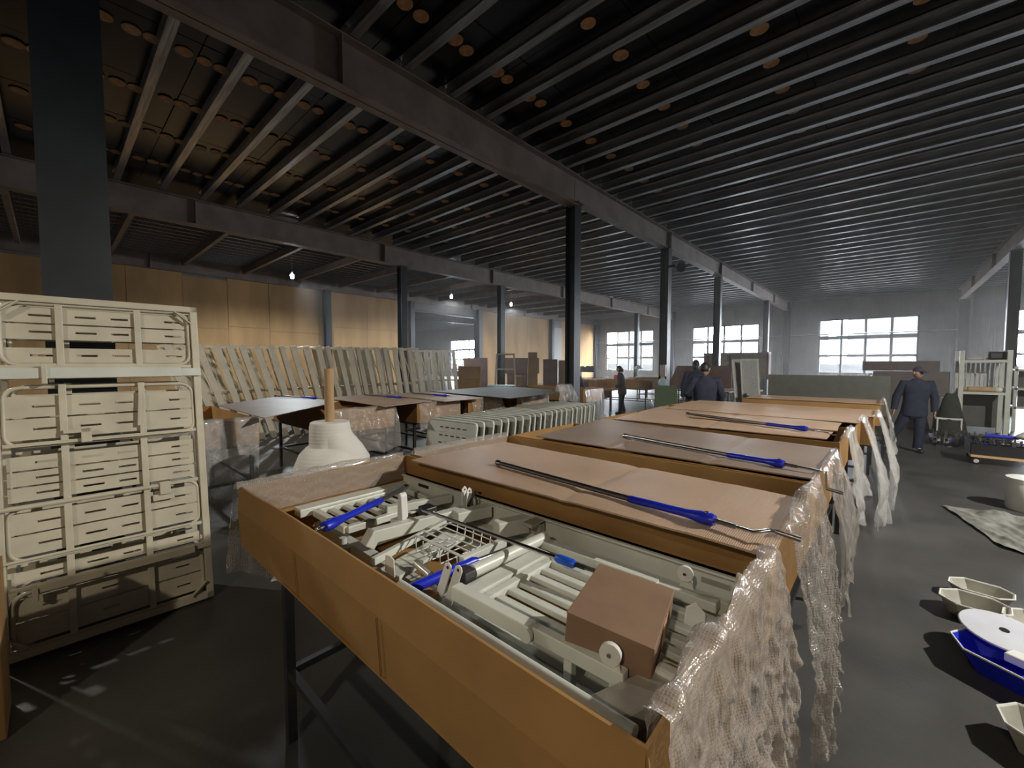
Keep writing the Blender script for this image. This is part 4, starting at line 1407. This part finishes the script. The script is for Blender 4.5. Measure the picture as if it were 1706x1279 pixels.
tag(MB().sphere((2.03, 15.75, 1.15), .1, 12, 8, (1, .8, .7)).build('white_bundle', M['white'], None, smooth=True), 'white bundle at the end of the rack\'s lower shelf', 'bundle')
tag(MB().path([(1.40, 16.3, 1.13), (1.6, 16.3, 1.13)], .05, 10).build('tan_bundle', M['wood'], None, smooth='auto'), 'tan bundle at the back of the rack\'s lower shelf', 'bundle')
r2 = thing('shelf_unit', 'pale shelf unit cut by the right picture edge behind the column', 'shelf', (3.0, 17.5, 0))
for z in (.6, 1.1, 1.6):
    MB().span((2.45, 17.0, z), (3.6, 17.9, z + .05)).build('shelf', M['enamel'], r2)
for x in (2.47, 3.55):
    MB().span((x - .03, 17.0, 0), (x + .03, 17.06, 1.72)).build('post', M['enamel'], r2)
MB().span((2.6, 17.6, .65), (3.5, 17.65, 1.6)).build('back', M['greygreen'], r2)
# coat thrown over a chair
ch = thing('chair', 'pale metal chair hidden under the dark coat', 'chair', (1.1, 14.6, 0))
for (x, y) in ((.90, 14.4), (1.3, 14.4), (.90, 14.85), (1.3, 14.85)):
    MB().tube((x, y, 0), (x, y, .45), .016, 8).build('leg', M['white'], ch)
MB().span((.88, 14.38, .45), (1.32, 14.87, .49)).build('seat', M['white'], ch)
MB().path([(.9, 14.85, .45), (.9, 14.9, .95), (1.3, 14.9, .95), (1.3, 14.85, .45)], .016, 8).build('backrest', M['white'], ch)
def coatfn(u, v):
    a = -.5 + u * PI * 1.35
    r = .10 + .30 * v ** .8 + .035 * nz(u * 6, v * 3, 2.2)
    return (1.12 + r * .8 * math.cos(a + PI), 14.62 + r * math.sin(a + PI) * .8, 1.08 - 1.0 * v + .04 * nz(u * 5, 0, 1))
tag(MB().grid(coatfn, 30, 20).build('dark_coat', M['olive'], None, smooth=True, solid=.02), 'dark olive coat draped over the chair by the rack', 'coat')
# green-grey metal frame behind the man
gf = thing('bed_footboard', 'pale small metal frame on the floor between the man and the coat', 'frame', (.95, 17.3, 0))
for z in (.25, .55, .75):
    MB().tube((.65, 17.3, z), (1.3, 17.3, z), .018, 8).build('rail', M['enamel'], gf)
for x in (.65, .97, 1.3):
    MB().tube((x, 17.3, 0), (x, 17.3, .75), .018, 8).build('stile', M['enamel'], gf)

def caster(label, x, y, m, rz, z=0, s=1.0):
    t = thing('caster', label, 'caster', (x, y, z), (0, 0, rz), 'casters heaped near the rack')
    MB().disc((0, 0, .055), (0, 1, 0), .055, .03, 16).build('wheel', M['black'], t, local=True, smooth='auto')
    MB().prism([(-.035, .05), (.035, .05), (.045, .14), (-.045, .14)], 1, -.026, -.02).prism([(-.035, .05), (.035, .05), (.045, .14), (-.045, .14)], 1, .02, .026).span((-.045, -.026, .135), (.045, .026, .145)).build('fork', M['chrome'], t, local=True)
    MB().path([(0, 0, .14), (0, 0, .22)], .012, 8).build('stem', M['chrome'], t, local=True)
    MB().span((.03, -.03, .08), (.085, .03, .10)).build('brake_pedal', M[m], t, local=True)
    t.scale = (s, s, s)
    return t
k = 0
for j in range(3):
    for i in range(8):
        x = .78 + i * .165 + .05 * (j % 2)
        y = 12.95 + j * .3 + .02 * i
        m = 'blue' if (i + j) % 3 == 2 else 'black'
        caster('chrome caster with %s pedal, %s in the %s row of the heap' % ('blue' if m == 'blue' else 'black', ORD[i], ('front', 'middle', 'back')[j]), x, y, m, random.uniform(0, 6), 0, 1.35)
        k += 1
# low trolley loaded with casters and a white bundle
tl = thing('low_trolley', 'low dark trolley with small wheels at the right picture edge', 'trolley', (1.6, 11.4, 0))
MB().span((1.13, 11.0, .13), (2.4, 11.75, .19)).build('deck', M['wood'], tl)
MB().span((1.13, 10.98, .19), (2.4, 11.0, .36)).build('side', M['black'], tl)
MB().span((1.11, 11.0, .19), (1.13, 11.75, .40)).build('end', M['black'], tl)
for (x, y) in ((1.2, 11.05), (1.2, 11.7), (2.3, 11.05), (2.3, 11.7)):
    w = MB().disc((x, y, .06), (.3, 1, 0), .06, .035, 18).build('wheel', M['black'], tl, smooth='auto')
    MB().disc((x, y - .02, .06), (.3, 1, 0), .035, .01, 14).build('hub', M['enamel'], w)
for i in range(7):
    caster('chrome caster on the low trolley, %s from the left' % ORD[i], 1.25 + .16 * i, 11.2 + .05 * (i % 3), 'black' if i % 2 else 'blue', random.uniform(0, 6), .19, 1.2)
tag(MB().path([(1.35, 11.55, .47), (1.75, 11.5, .47)], .03, 8).build('blue_lever', M['blue'], None, smooth='auto'), 'blue lever lying across the casters on the trolley', 'lever')
tag(MB().grid(lambda u, v: (1.78 + .28 * math.cos(2 * PI * u) * math.sin(PI * v) * (1 + .2 * nz(u * 4, v * 4, 1)) + .2, 11.45 + .2 * math.sin(2 * PI * u) * math.sin(PI * v), .52 - .1 * math.cos(PI * v)), 24, 12).build('white_bag', M['white'], None, smooth=True), 'white bundle on the trolley at the picture edge', 'bundle')
# white drum
br = thing('white_drum', 'white plastic drum cut by the right picture edge', 'drum', (1.33, 7.95, 0))
MB().lathe((1.33, 7.95, 0), [(.19, 0), (.21, .03), (.21, .35), (.2, .38)], 28).build('body', M['white'], br, smooth='auto')
MB().lathe((1.33, 7.95, 0), [(.215, .36), (.215, .40), (.05, .41)], 28).build('lid', M['white'], br, smooth='auto')

# crumpled sheet on the floor
def tarpfn(u, v):
    # quad from pixel-plan corners on the floor, with folds
    A, B, C, D = (.55, 7.46), (1.45, 7.55), (1.55, 5.75), (.88, 6.15)
    x = (A[0] * (1 - u) + B[0] * u) * (1 - v) + (D[0] * (1 - u) + C[0] * u) * v
    y = (A[1] * (1 - u) + B[1] * u) * (1 - v) + (D[1] * (1 - u) + C[1] * u) * v
    e = min(1, 6 * min(u, v, 1 - u, 1 - v) + .25)
    z = .012 + e * (.12 * max(0, nz(u * 3 + v * 2, v * 1.5, 4)) + .09 * (.5 - abs(nz(u * 4 - v * 3, v * 2, 8))) ** 2 * 4 * .5 + .03 * abs(nz(u * 10 - v * 6, v * 7, 1)))
    return (x + .02 * nz(u * 5, v * 5), y + .03 * nz(v * 5, u * 5, 3), z)
tag(MB().grid(tarpfn, 60, 60).build('woven_sheet', M['tarp'], None, smooth=True), 'crumpled grey woven sheet lying on the floor', 'sheet')


def tray(label, x, y, w, l, h, rz, m, n=8, pieces=True):
    """octagonal dish with sloped sides and a pale rim"""
    t = thing('parts_tray', label, 'tray', (x, y, .002), (0, 0, rz), 'parts trays on the floor')
    def ring(sc, z, inset=0):
        c = .30
        pts = [(1, 1 - 2 * c), (1, -1 + 2 * c), (1 - 2 * c * w / l, -1), (-1 + 2 * c * w / l, -1), (-1, -1 + 2 * c), (-1, 1 - 2 * c), (-1 + 2 * c * w / l, 1), (1 - 2 * c * w / l, 1)]
        return [(p[0] * (l / 2 * sc - inset), p[1] * (w / 2 * sc - inset), z) for p in pts]
    rings = [ring(.72, 0), ring(1, h), ring(1, h, .008), ring(.72, .012, .004)]
    vs = [p for r in rings for p in r]
    fs = [tuple(range(7, -1, -1))]
    for i in range(3):
        for k in range(8):
            q = (k + 1) % 8
            fs.append((i * 8 + k, i * 8 + q, (i + 1) * 8 + q, (i + 1) * 8 + k))
    fs.append(tuple(24 + k for k in range(8)))
    MB().add(vs, fs).build('dish', M[m], t, local=True)
    MB().path([(p[0], p[1], p[2]) for p in ring(1.01, h)], .006, 6, closed=True).build('rim', M['white'], t, local=True)
    return t


tray('pale octagonal tray farthest from the viewer with a little wire in it', .565, 4.66, .24, .33, .10, math.radians(-8), 'tray')
tray('greenish octagonal tray with dark parts, left of the white disc', .50, 4.34, .28, .34, .11, math.radians(-6), 'tray')
tray('octagonal tray behind the white disc, touching the picture edge', .80, 4.30, .26, .34, .10, math.radians(-10), 'tray')
tray('blue octagonal tray under the large white disc', .60, 3.62, .40, .52, .13, math.radians(-32), 'blue')
tray('cream octagonal tray with metal parts, closest to the viewer', .62, 2.98, .28, .36, .12, math.radians(-40), 'tray')
GQ = 'small parts lying in the floor trays'
tag(MB().path([(.55, 4.56, .03), (.62, 4.58, .035), (.66, 4.55, .03), (.70, 4.56, .04)], .005, 6).build('wire_piece', M['black'], None, smooth=True), 'thin dark wire piece in the farthest pale tray', 'wire', GQ)
tag(MB().path([(.40, 4.36, .04), (.60, 4.27, .04)], .022, 10).build('dark_rod', M['black'], None, smooth='auto'), 'dark rod in the greenish tray', 'rod', GQ)
for i, (x, y) in enumerate(((.57, 3.02), (.62, 2.95), (.66, 3.02))):
    tag(MB().path([(x - .03, y, .045), (x + .03, y + .02, .05)], .022, 12).build('metal_fitting', M['chrome'], None, smooth='auto'), 'small metal fitting in the closest cream tray, %s of three' % ORD[i], 'fitting', GQ)
M['disc'] = mat('bluish_white_plastic', (.56, .58, .66), .4, var=.05)
dc = thing('white_disc', 'large white plastic disc with a dark centre hole on the blue tray', 'disc', (.57, 3.84, .165), (math.radians(7), math.radians(4), 0))
MB().lathe((0, 0, 0), [(.02, -.006), (.185, -.010), (.195, 0), (.19, .006), (.03, .012)], 44).build('plate', M['disc'], dc, local=True, smooth='auto')
MB().disc((0, 0, .012), (0, 0, 1), .022, .006, 20).build('hole', M['black'], dc, local=True)
tag(MB().box((.62, 3.55, .15), (.16, .09, .05), Matrix.Rotation(-.5, 3, 'Z')).build('white_offcut', M['white'], None, bevel=.01), 'white plastic offcut on the near end of the blue tray', 'offcut')

# scraps on the floor by the column and in the dark
tag(MB().prism([(-3.95, 1.28), (-3.72, 1.15), (-3.66, 1.36)], 2, .001, .006).build('plastic_scrap', M['white'], None), 'pale triangular scrap on the floor by the cream frame', 'scrap')

# ------------------------------------------------------------------ people
def skin_mesh(name, verts, edges, radii, root=0, sub=2):
    me = bpy.data.meshes.new(name)
    me.from_pydata(verts, edges, [])
    ob = bpy.data.objects.new(name, me)
    COL.objects.link(ob)
    ob.modifiers.new('skin', 'SKIN')
    lay = me.skin_vertices[0].data
    for i, r in enumerate(radii):
        rr_ = r if isinstance(r, tuple) else (r, r)
        lay[i].radius = rr_
        lay[i].use_root = (i == root)
    sm = ob.modifiers.new('sub', 'SUBSURF')
    sm.levels = sm.render_levels = sub
    bpy.context.view_layer.update()
    dg = bpy.context.evaluated_depsgraph_get()
    out = bpy.data.meshes.new_from_object(ob.evaluated_get(dg))
    bpy.data.objects.remove(ob)
    return out


def person(label, loc, rz, pose, top='navy', legs='navy', head='cap', scale=1.0, head_turn=0.0, head_tilt=0.0, hands=True):
    """faces local -y; pose gives elbow/wrist and knee/ankle positions"""
    P = dict(sh=.185, el_l=(-.27, .02, 1.12), wr_l=(-.27, -.04, .87), el_r=(.27, .02, 1.12), wr_r=(.27, -.04, .87),
             kn_l=(-.11, -.02, .48), an_l=(-.12, .02, .09), kn_r=(.11, -.02, .48), an_r=(.12, .02, .09), bend=0.0, hipdx=0.0)
    P.update(pose)
    t = thing('person', label, 'person', loc, (0, 0, rz), 'workers')
    t.scale = (scale,) * 3
    bnd = P['bend']
    def up(p):
        # bend the trunk forward about the hips
        x, y, z = p
        if z > .9:
            dz = z - .92
            return (x, y - math.sin(bnd) * dz, .92 + math.cos(bnd) * dz)
        return p
    V0 = {}
    V0['pel'] = (P['hipdx'], 0, .93)
    V0['spi'] = up((P['hipdx'] * .6, -.005, 1.10))
    V0['che'] = up((0, 0, 1.28))
    V0['nek'] = up((0, .015, 1.44))
    V0['neu'] = up((0, 0, 1.52))
    for s, k in ((-1, 'l'), (1, 'r')):
        V0['sh' + k] = up((s * P['sh'], .01, 1.40))
        V0['el' + k] = P['el_' + k] if P['el_' + k][2] < 0 else up(P['el_' + k])
        V0['wr' + k] = up(P['wr_' + k]) if P['wr_' + k][2] > .9 else P['wr_' + k]
        V0['hi' + k] = (P['hipdx'] + s * .095, 0, .80)
        V0['kn' + k] = P['kn_' + k]
        V0['an' + k] = P['an_' + k]
        a = Vector(P['an_' + k])
        V0['to' + k] = (a.x + s * .03, a.y - .15, .035)
    R = dict(pel=.125, spi=.125, che=.14, nek=.06, neu=.052)
    for k in 'lr':
        R.update({'sh' + k: .062, 'el' + k: .044, 'wr' + k: .028, 'hi' + k: .088, 'kn' + k: .058, 'an' + k: .038, 'to' + k: .03})
    E_ = [('pel', 'spi'), ('spi', 'che'), ('che', 'nek'), ('nek', 'neu')]
    for k in 'lr':
        E_ += [('che', 'sh' + k), ('sh' + k, 'el' + k), ('el' + k, 'wr' + k), ('pel', 'hi' + k), ('hi' + k, 'kn' + k), ('kn' + k, 'an' + k), ('an' + k, 'to' + k)]
    # hands: palm and five fingers
    if hands:
        for s, k in ((-1, 'l'), (1, 'r')):
            w = Vector(V0['wr' + k])
            d = (w - Vector(V0['el' + k])).normalized()
            side = Vector((0, -1, 0)) - d * d.dot(Vector((0, -1, 0)))
            side.normalize()
            inn = d.cross(side) * s
            pm = w + d * .05
            V0['pm' + k] = tuple(pm)
            R['pm' + k] = .026
            E_.append(('wr' + k, 'pm' + k))
            for f, (o, L) in enumerate(((.026, .070), (.009, .082), (-.008, .076), (-.024, .058))):
                kn = pm + side * o + d * .045
                tp = kn + d * L * .5
                ti = tp + d * L * .38 + inn * (-.018)
                for nm, q, r in (('a', kn, .009), ('b', tp, .0085), ('c', ti, .007)):
                    V0['f%d%s%s' % (f, nm, k)] = tuple(q)
                    R['f%d%s%s' % (f, nm, k)] = r
                E_ += [('pm' + k, 'f%da%s' % (f, k)), ('f%da%s' % (f, k), 'f%db%s' % (f, k)), ('f%db%s' % (f, k), 'f%dc%s' % (f, k))]
            t1 = w + d * .03 + side * .035
            t2 = t1 + d * .035 + side * .018
            for nm, q, r in (('ta', t1, .011), ('tb', t2, .009)):
                V0[nm + k] = tuple(q)
                R[nm + k] = r
            E_ += [('wr' + k, 'ta' + k), ('ta' + k, 'tb' + k)]
    def build_sub(nm, keys, grow, m, parent, extra=None):
        ks = [q for q in keys if q in V0]
        ix = {q: i for i, q in enumerate(ks)}
        me = skin_mesh(nm, [V0[q] for q in ks], [(ix[a], ix[b]) for a, b in E_ if a in ix and b in ix], [(R[q] * grow.get(q, grow['*']) if isinstance(grow, dict) else R[q] * grow) for q in ks], 0, 2)
        me.polygons.foreach_set('use_smooth', [True] * len(me.polygons))
        me.materials.clear()
        me.materials.append(M[m])
        if extra is not None:
            bm = bmesh.new()
            bm.from_mesh(me)
            tmp = bpy.data.meshes.new('tmp')
            tmp.from_pydata(extra.v, [], extra.f)
            bm.from_mesh(tmp)
            for f in bm.faces: f.smooth = True
            bm.to_mesh(me)
            bm.free()
        o = bpy.data.objects.new(nm, me)
        COL.objects.link(o)
        o.parent = parent
        return o
    # head: skull, jaw, nose, ears, all in the body mesh
    hc = Vector(up((0, -.012, 1.625)))
    Rh = Matrix.Rotation(head_turn, 3, 'Z') @ Matrix.Rotation(head_tilt + bnd * .6, 3, 'X')
    hd = MB().sphere((0, 0, 0), 1, 20, 14)
    vs = []
    for p in hd.v:
        x, y, z = p
        q = Vector((x * .076, y * .097, z * .118))
        if z < 0:
            q.x *= 1 + .32 * z
            q.y *= 1 + .18 * z
            if y < 0: q.y -= .012 * (-z)
        if y < -.6 and abs(x) < .25 and -.35 < z < .12:      # nose
            q.y -= .020 * (1 - abs(x) / .25)
        if y < -.6 and abs(abs(x) - .35) < .18 and .02 < z < .25:  # eye sockets
            q.y += .007
        if y < -.6 and abs(x) < .4 and -.62 < z < -.42:       # mouth
            q.y -= .004
        vs.append(hc + Rh @ q)
    hd.v = [tuple(q) for q in vs]
    for s in (-1, 1):
        e = MB().sphere((0, 0, 0), 1, 8, 6)
        hd.add([hc + Rh @ Vector((s * .077 + q[0] * .009, .008 + q[1] * .018, -.005 + q[2] * .03)) for q in e.v], e.f)
    allk = list(V0)  # before the jacket hem is added
    # the pelvis vertex comes first so that the surface is rooted there
    body = build_sub('body', allk, {'*': 1.0, 'pel': .72, 'spi': .78, 'che': .85, 'shl': .72, 'shr': .72, 'hil': .75, 'hir': .75, 'knl': .8, 'knr': .8}, 'skin', t, hd)
    for s in (-1, 1):
        MB().sphere(tuple(hc + Rh @ Vector((s * .028, -.084, .014))), .009, 8, 6).build('eye', M['eye'], body, local=True, smooth=True)
    def loft(rings, n=22):
        mb = MB()
        vs = []
        for (z, wx, wy, hx) in rings:
            c = Vector(up((P['hipdx'] * hx, 0, z)))
            for q in range(n):
                a = 2 * PI * q / n
                ca, sa = math.cos(a), math.sin(a)
                vs.append((c.x + wx * math.copysign(abs(ca) ** .8, ca), c.y + wy * math.copysign(abs(sa) ** .8, sa), c.z + .006 * math.sin(a * 3 + z * 20)))
        fs = [tuple(range(n - 1, -1, -1)), tuple((len(rings) - 1) * n + q for q in range(n))]
        for r_ in range(len(rings) - 1):
            for q in range(n):
                l = (q + 1) % n
                fs.append((r_ * n + q, r_ * n + l, (r_ + 1) * n + l, (r_ + 1) * n + q))
        return mb.add(vs, fs)
    jb = loft([(.74, .205, .15, 1), (.80, .21, .155, 1), (.92, .20, .145, .9), (1.05, .19, .135, .6), (1.18, .20, .138, .2), (1.30, .222, .14, 0), (1.38, .225, .125, 0), (1.43, .17, .105, 0), (1.47, .10, .082, 0), (1.50, .07, .07, 0)])
    for k in 'lr':
        a, b, c = Vector(V0['sh' + k]), Vector(V0['el' + k]), Vector(V0['wr' + k])
        jb.path([Vector((a.x * .62, a.y, a.z - .01)), a + Vector((a.x * .06, 0, .004)), a.lerp(b, .35), a.lerp(b, .7), b, b.lerp(c, .35), b.lerp(c, .75), c + (c - b) * .06], [.075, .09, .084, .076, .068, .064, .058, .054], 14)
    jb.build('jacket', M[top], t, local=True, smooth='auto')
    tb_ = loft([(.70, .13, .12, 1), (.78, .185, .135, 1), (.90, .178, .128, 1), (1.0, .165, .12, .9)])
    for k in 'lr':
        a, b, c = Vector(V0['hi' + k]), Vector(V0['kn' + k]), Vector(V0['an' + k])
        tb_.path([a + Vector((0, 0, .06)), a.lerp(b, .3), a.lerp(b, .7), b, b.lerp(c, .35), b.lerp(c, .75), c + (c - b) * .03], [.105, .105, .092, .084, .08, .078, .08], 14)
    tb_.build('trousers', M[legs], t, local=True, smooth='auto')
    for k in 'lr':
        a, b = Vector(V0['an' + k]), Vector(V0['to' + k])
        MB().path([(a.x, a.y + .06, .05), (a.x, a.y, .055), ((a.x + b.x) / 2, (a.y + b.y) / 2, .045), (b.x, b.y, .035), (b.x, b.y - .03, .03)], [.035, .05, .048, .042, .02], 10, flat=.9).build('shoe', M['black'], t, local=True, smooth=True)
    hh = MB().sphere((0, 0, 0), 1, 18, 12)
    if head == 'cap':
        pts = []
        for q in hh.v:
            z = max(q[2], .28)
            f = 1.0 if q[2] >= .28 else .98
            pts.append(hc + Rh @ Vector((q[0] * .084 * f, q[1] * .104 * f, z * .128)))
        hh.v = [tuple(q) for q in pts]
        hh.add([hc + Rh @ Vector(q) for q in ((-.06, -.085, .035), (.06, -.085, .035), (.05, -.17, .02), (-.05, -.17, .02), (-.06, -.085, .045), (.06, -.085, .045), (.05, -.17, .028), (-.05, -.17, .028))],
               [(0, 1, 2, 3), (7, 6, 5, 4), (0, 4, 5, 1), (1, 5, 6, 2), (2, 6, 7, 3), (3, 7, 4, 0)])
        hh.build('cap', M['cap'], t, local=True, smooth=True)
    else:
        pts = []
        for q in hh.v:
            x, y, z = q
            low = -.75 if head == 'long' else -.35
            zz = max(z, low) if y > -.25 else max(z, .42)
            if head == 'long' and y > 0 and z < 0: y *= 1.25
            pts.append(hc + Rh @ Vector((x * .086, y * .107, zz * .128)))
        hh.v = [tuple(q) for q in pts]
        hh.build('hair', M['hair'], t, local=True, smooth=True)
        if head == 'long':
            MB().sphere(tuple(hc + Rh @ Vector((0, .10, -.05))), .055, 12, 8, (1, .9, 1.3)).build('hair_bun', M['hair'], t, local=True, smooth=True)
    return t


# facing angles: local -y is the front
person('man in a dark cap and navy work suit standing beside the last boxes', (.42, 11.75, 0), math.radians(10), dict(el_l=(-.30, .03, 1.13), wr_l=(-.34, -.02, .88), el_r=(.28, .04, 1.12), wr_r=(.27, -.03, .86), kn_l=(-.26, .02, .47), an_l=(-.46, .05, .09), kn_r=(.06, -.03, .48), an_r=(.05, 0, .09), hipdx=-.03),
       'navy', 'navy', 'cap', .99, head_turn=math.radians(38), head_tilt=math.radians(8))
person('worker in a navy jacket seen from behind at the box row', (-2.66, 8.55, 0), math.radians(180 + 28), dict(el_r=(.33, .02, 1.18), wr_r=(.24, -.18, 1.08), el_l=(-.30, -.02, 1.12), wr_l=(-.26, -.16, .92)),
       'navy2', 'navy', 'short', 1.04, head_turn=math.radians(-45))
person('woman in plum work clothes with hair tied back, standing sideways at a bench', (-7.0, 13.55, 0), math.radians(-62), dict(el_l=(-.22, -.02, 1.12), wr_l=(-.18, -.20, .98), el_r=(.22, -.02, 1.12), wr_r=(.18, -.20, .98), bend=math.radians(8), an_l=(-.08, .06, .09), an_r=(.08, -.06, .09)),
       'maroon', 'teal', 'long', .985)
person('dark-clothed person partly hidden behind the worker in navy', (-3.72, 11.2, 0), math.radians(200), dict(), 'navy2', 'maroon', 'long', 1.08)
person('stooping person in dark clothes partly hidden behind the middle column', (-6.95, 10.9, 0), math.radians(-60), dict(bend=math.radians(22), el_l=(-.24, -.12, 1.15), wr_l=(-.2, -.30, 1.0), el_r=(.24, -.12, 1.15), wr_r=(.2, -.30, 1.0)), 'navy', 'navy', 'short', 1.03)

# ------------------------------------------------------------------ dusty air in the hall
hz = bpy.data.materials.new('dusty_air')
hz.use_nodes = True
hn = hz.node_tree.nodes
hn.remove(hn['Principled BSDF'])
vs_ = hn.new('ShaderNodeVolumeScatter')
vs_.inputs['Color'].default_value = (1, .97, .95, 1)
vs_.inputs['Density'].default_value = .0062
vs_.inputs['Anisotropy'].default_value = .35
hz.node_tree.links.new(vs_.outputs[0], hn['Material Output'].inputs['Volume'])
ho = MB().span((XL + .3, 6.5, .02), (XR - .02, YB - .02, ZB1 - .02)).build('haze', hz, None)
tag(ho, 'thin dusty air in the hall, palest before the windows', 'haze', kind='stuff')
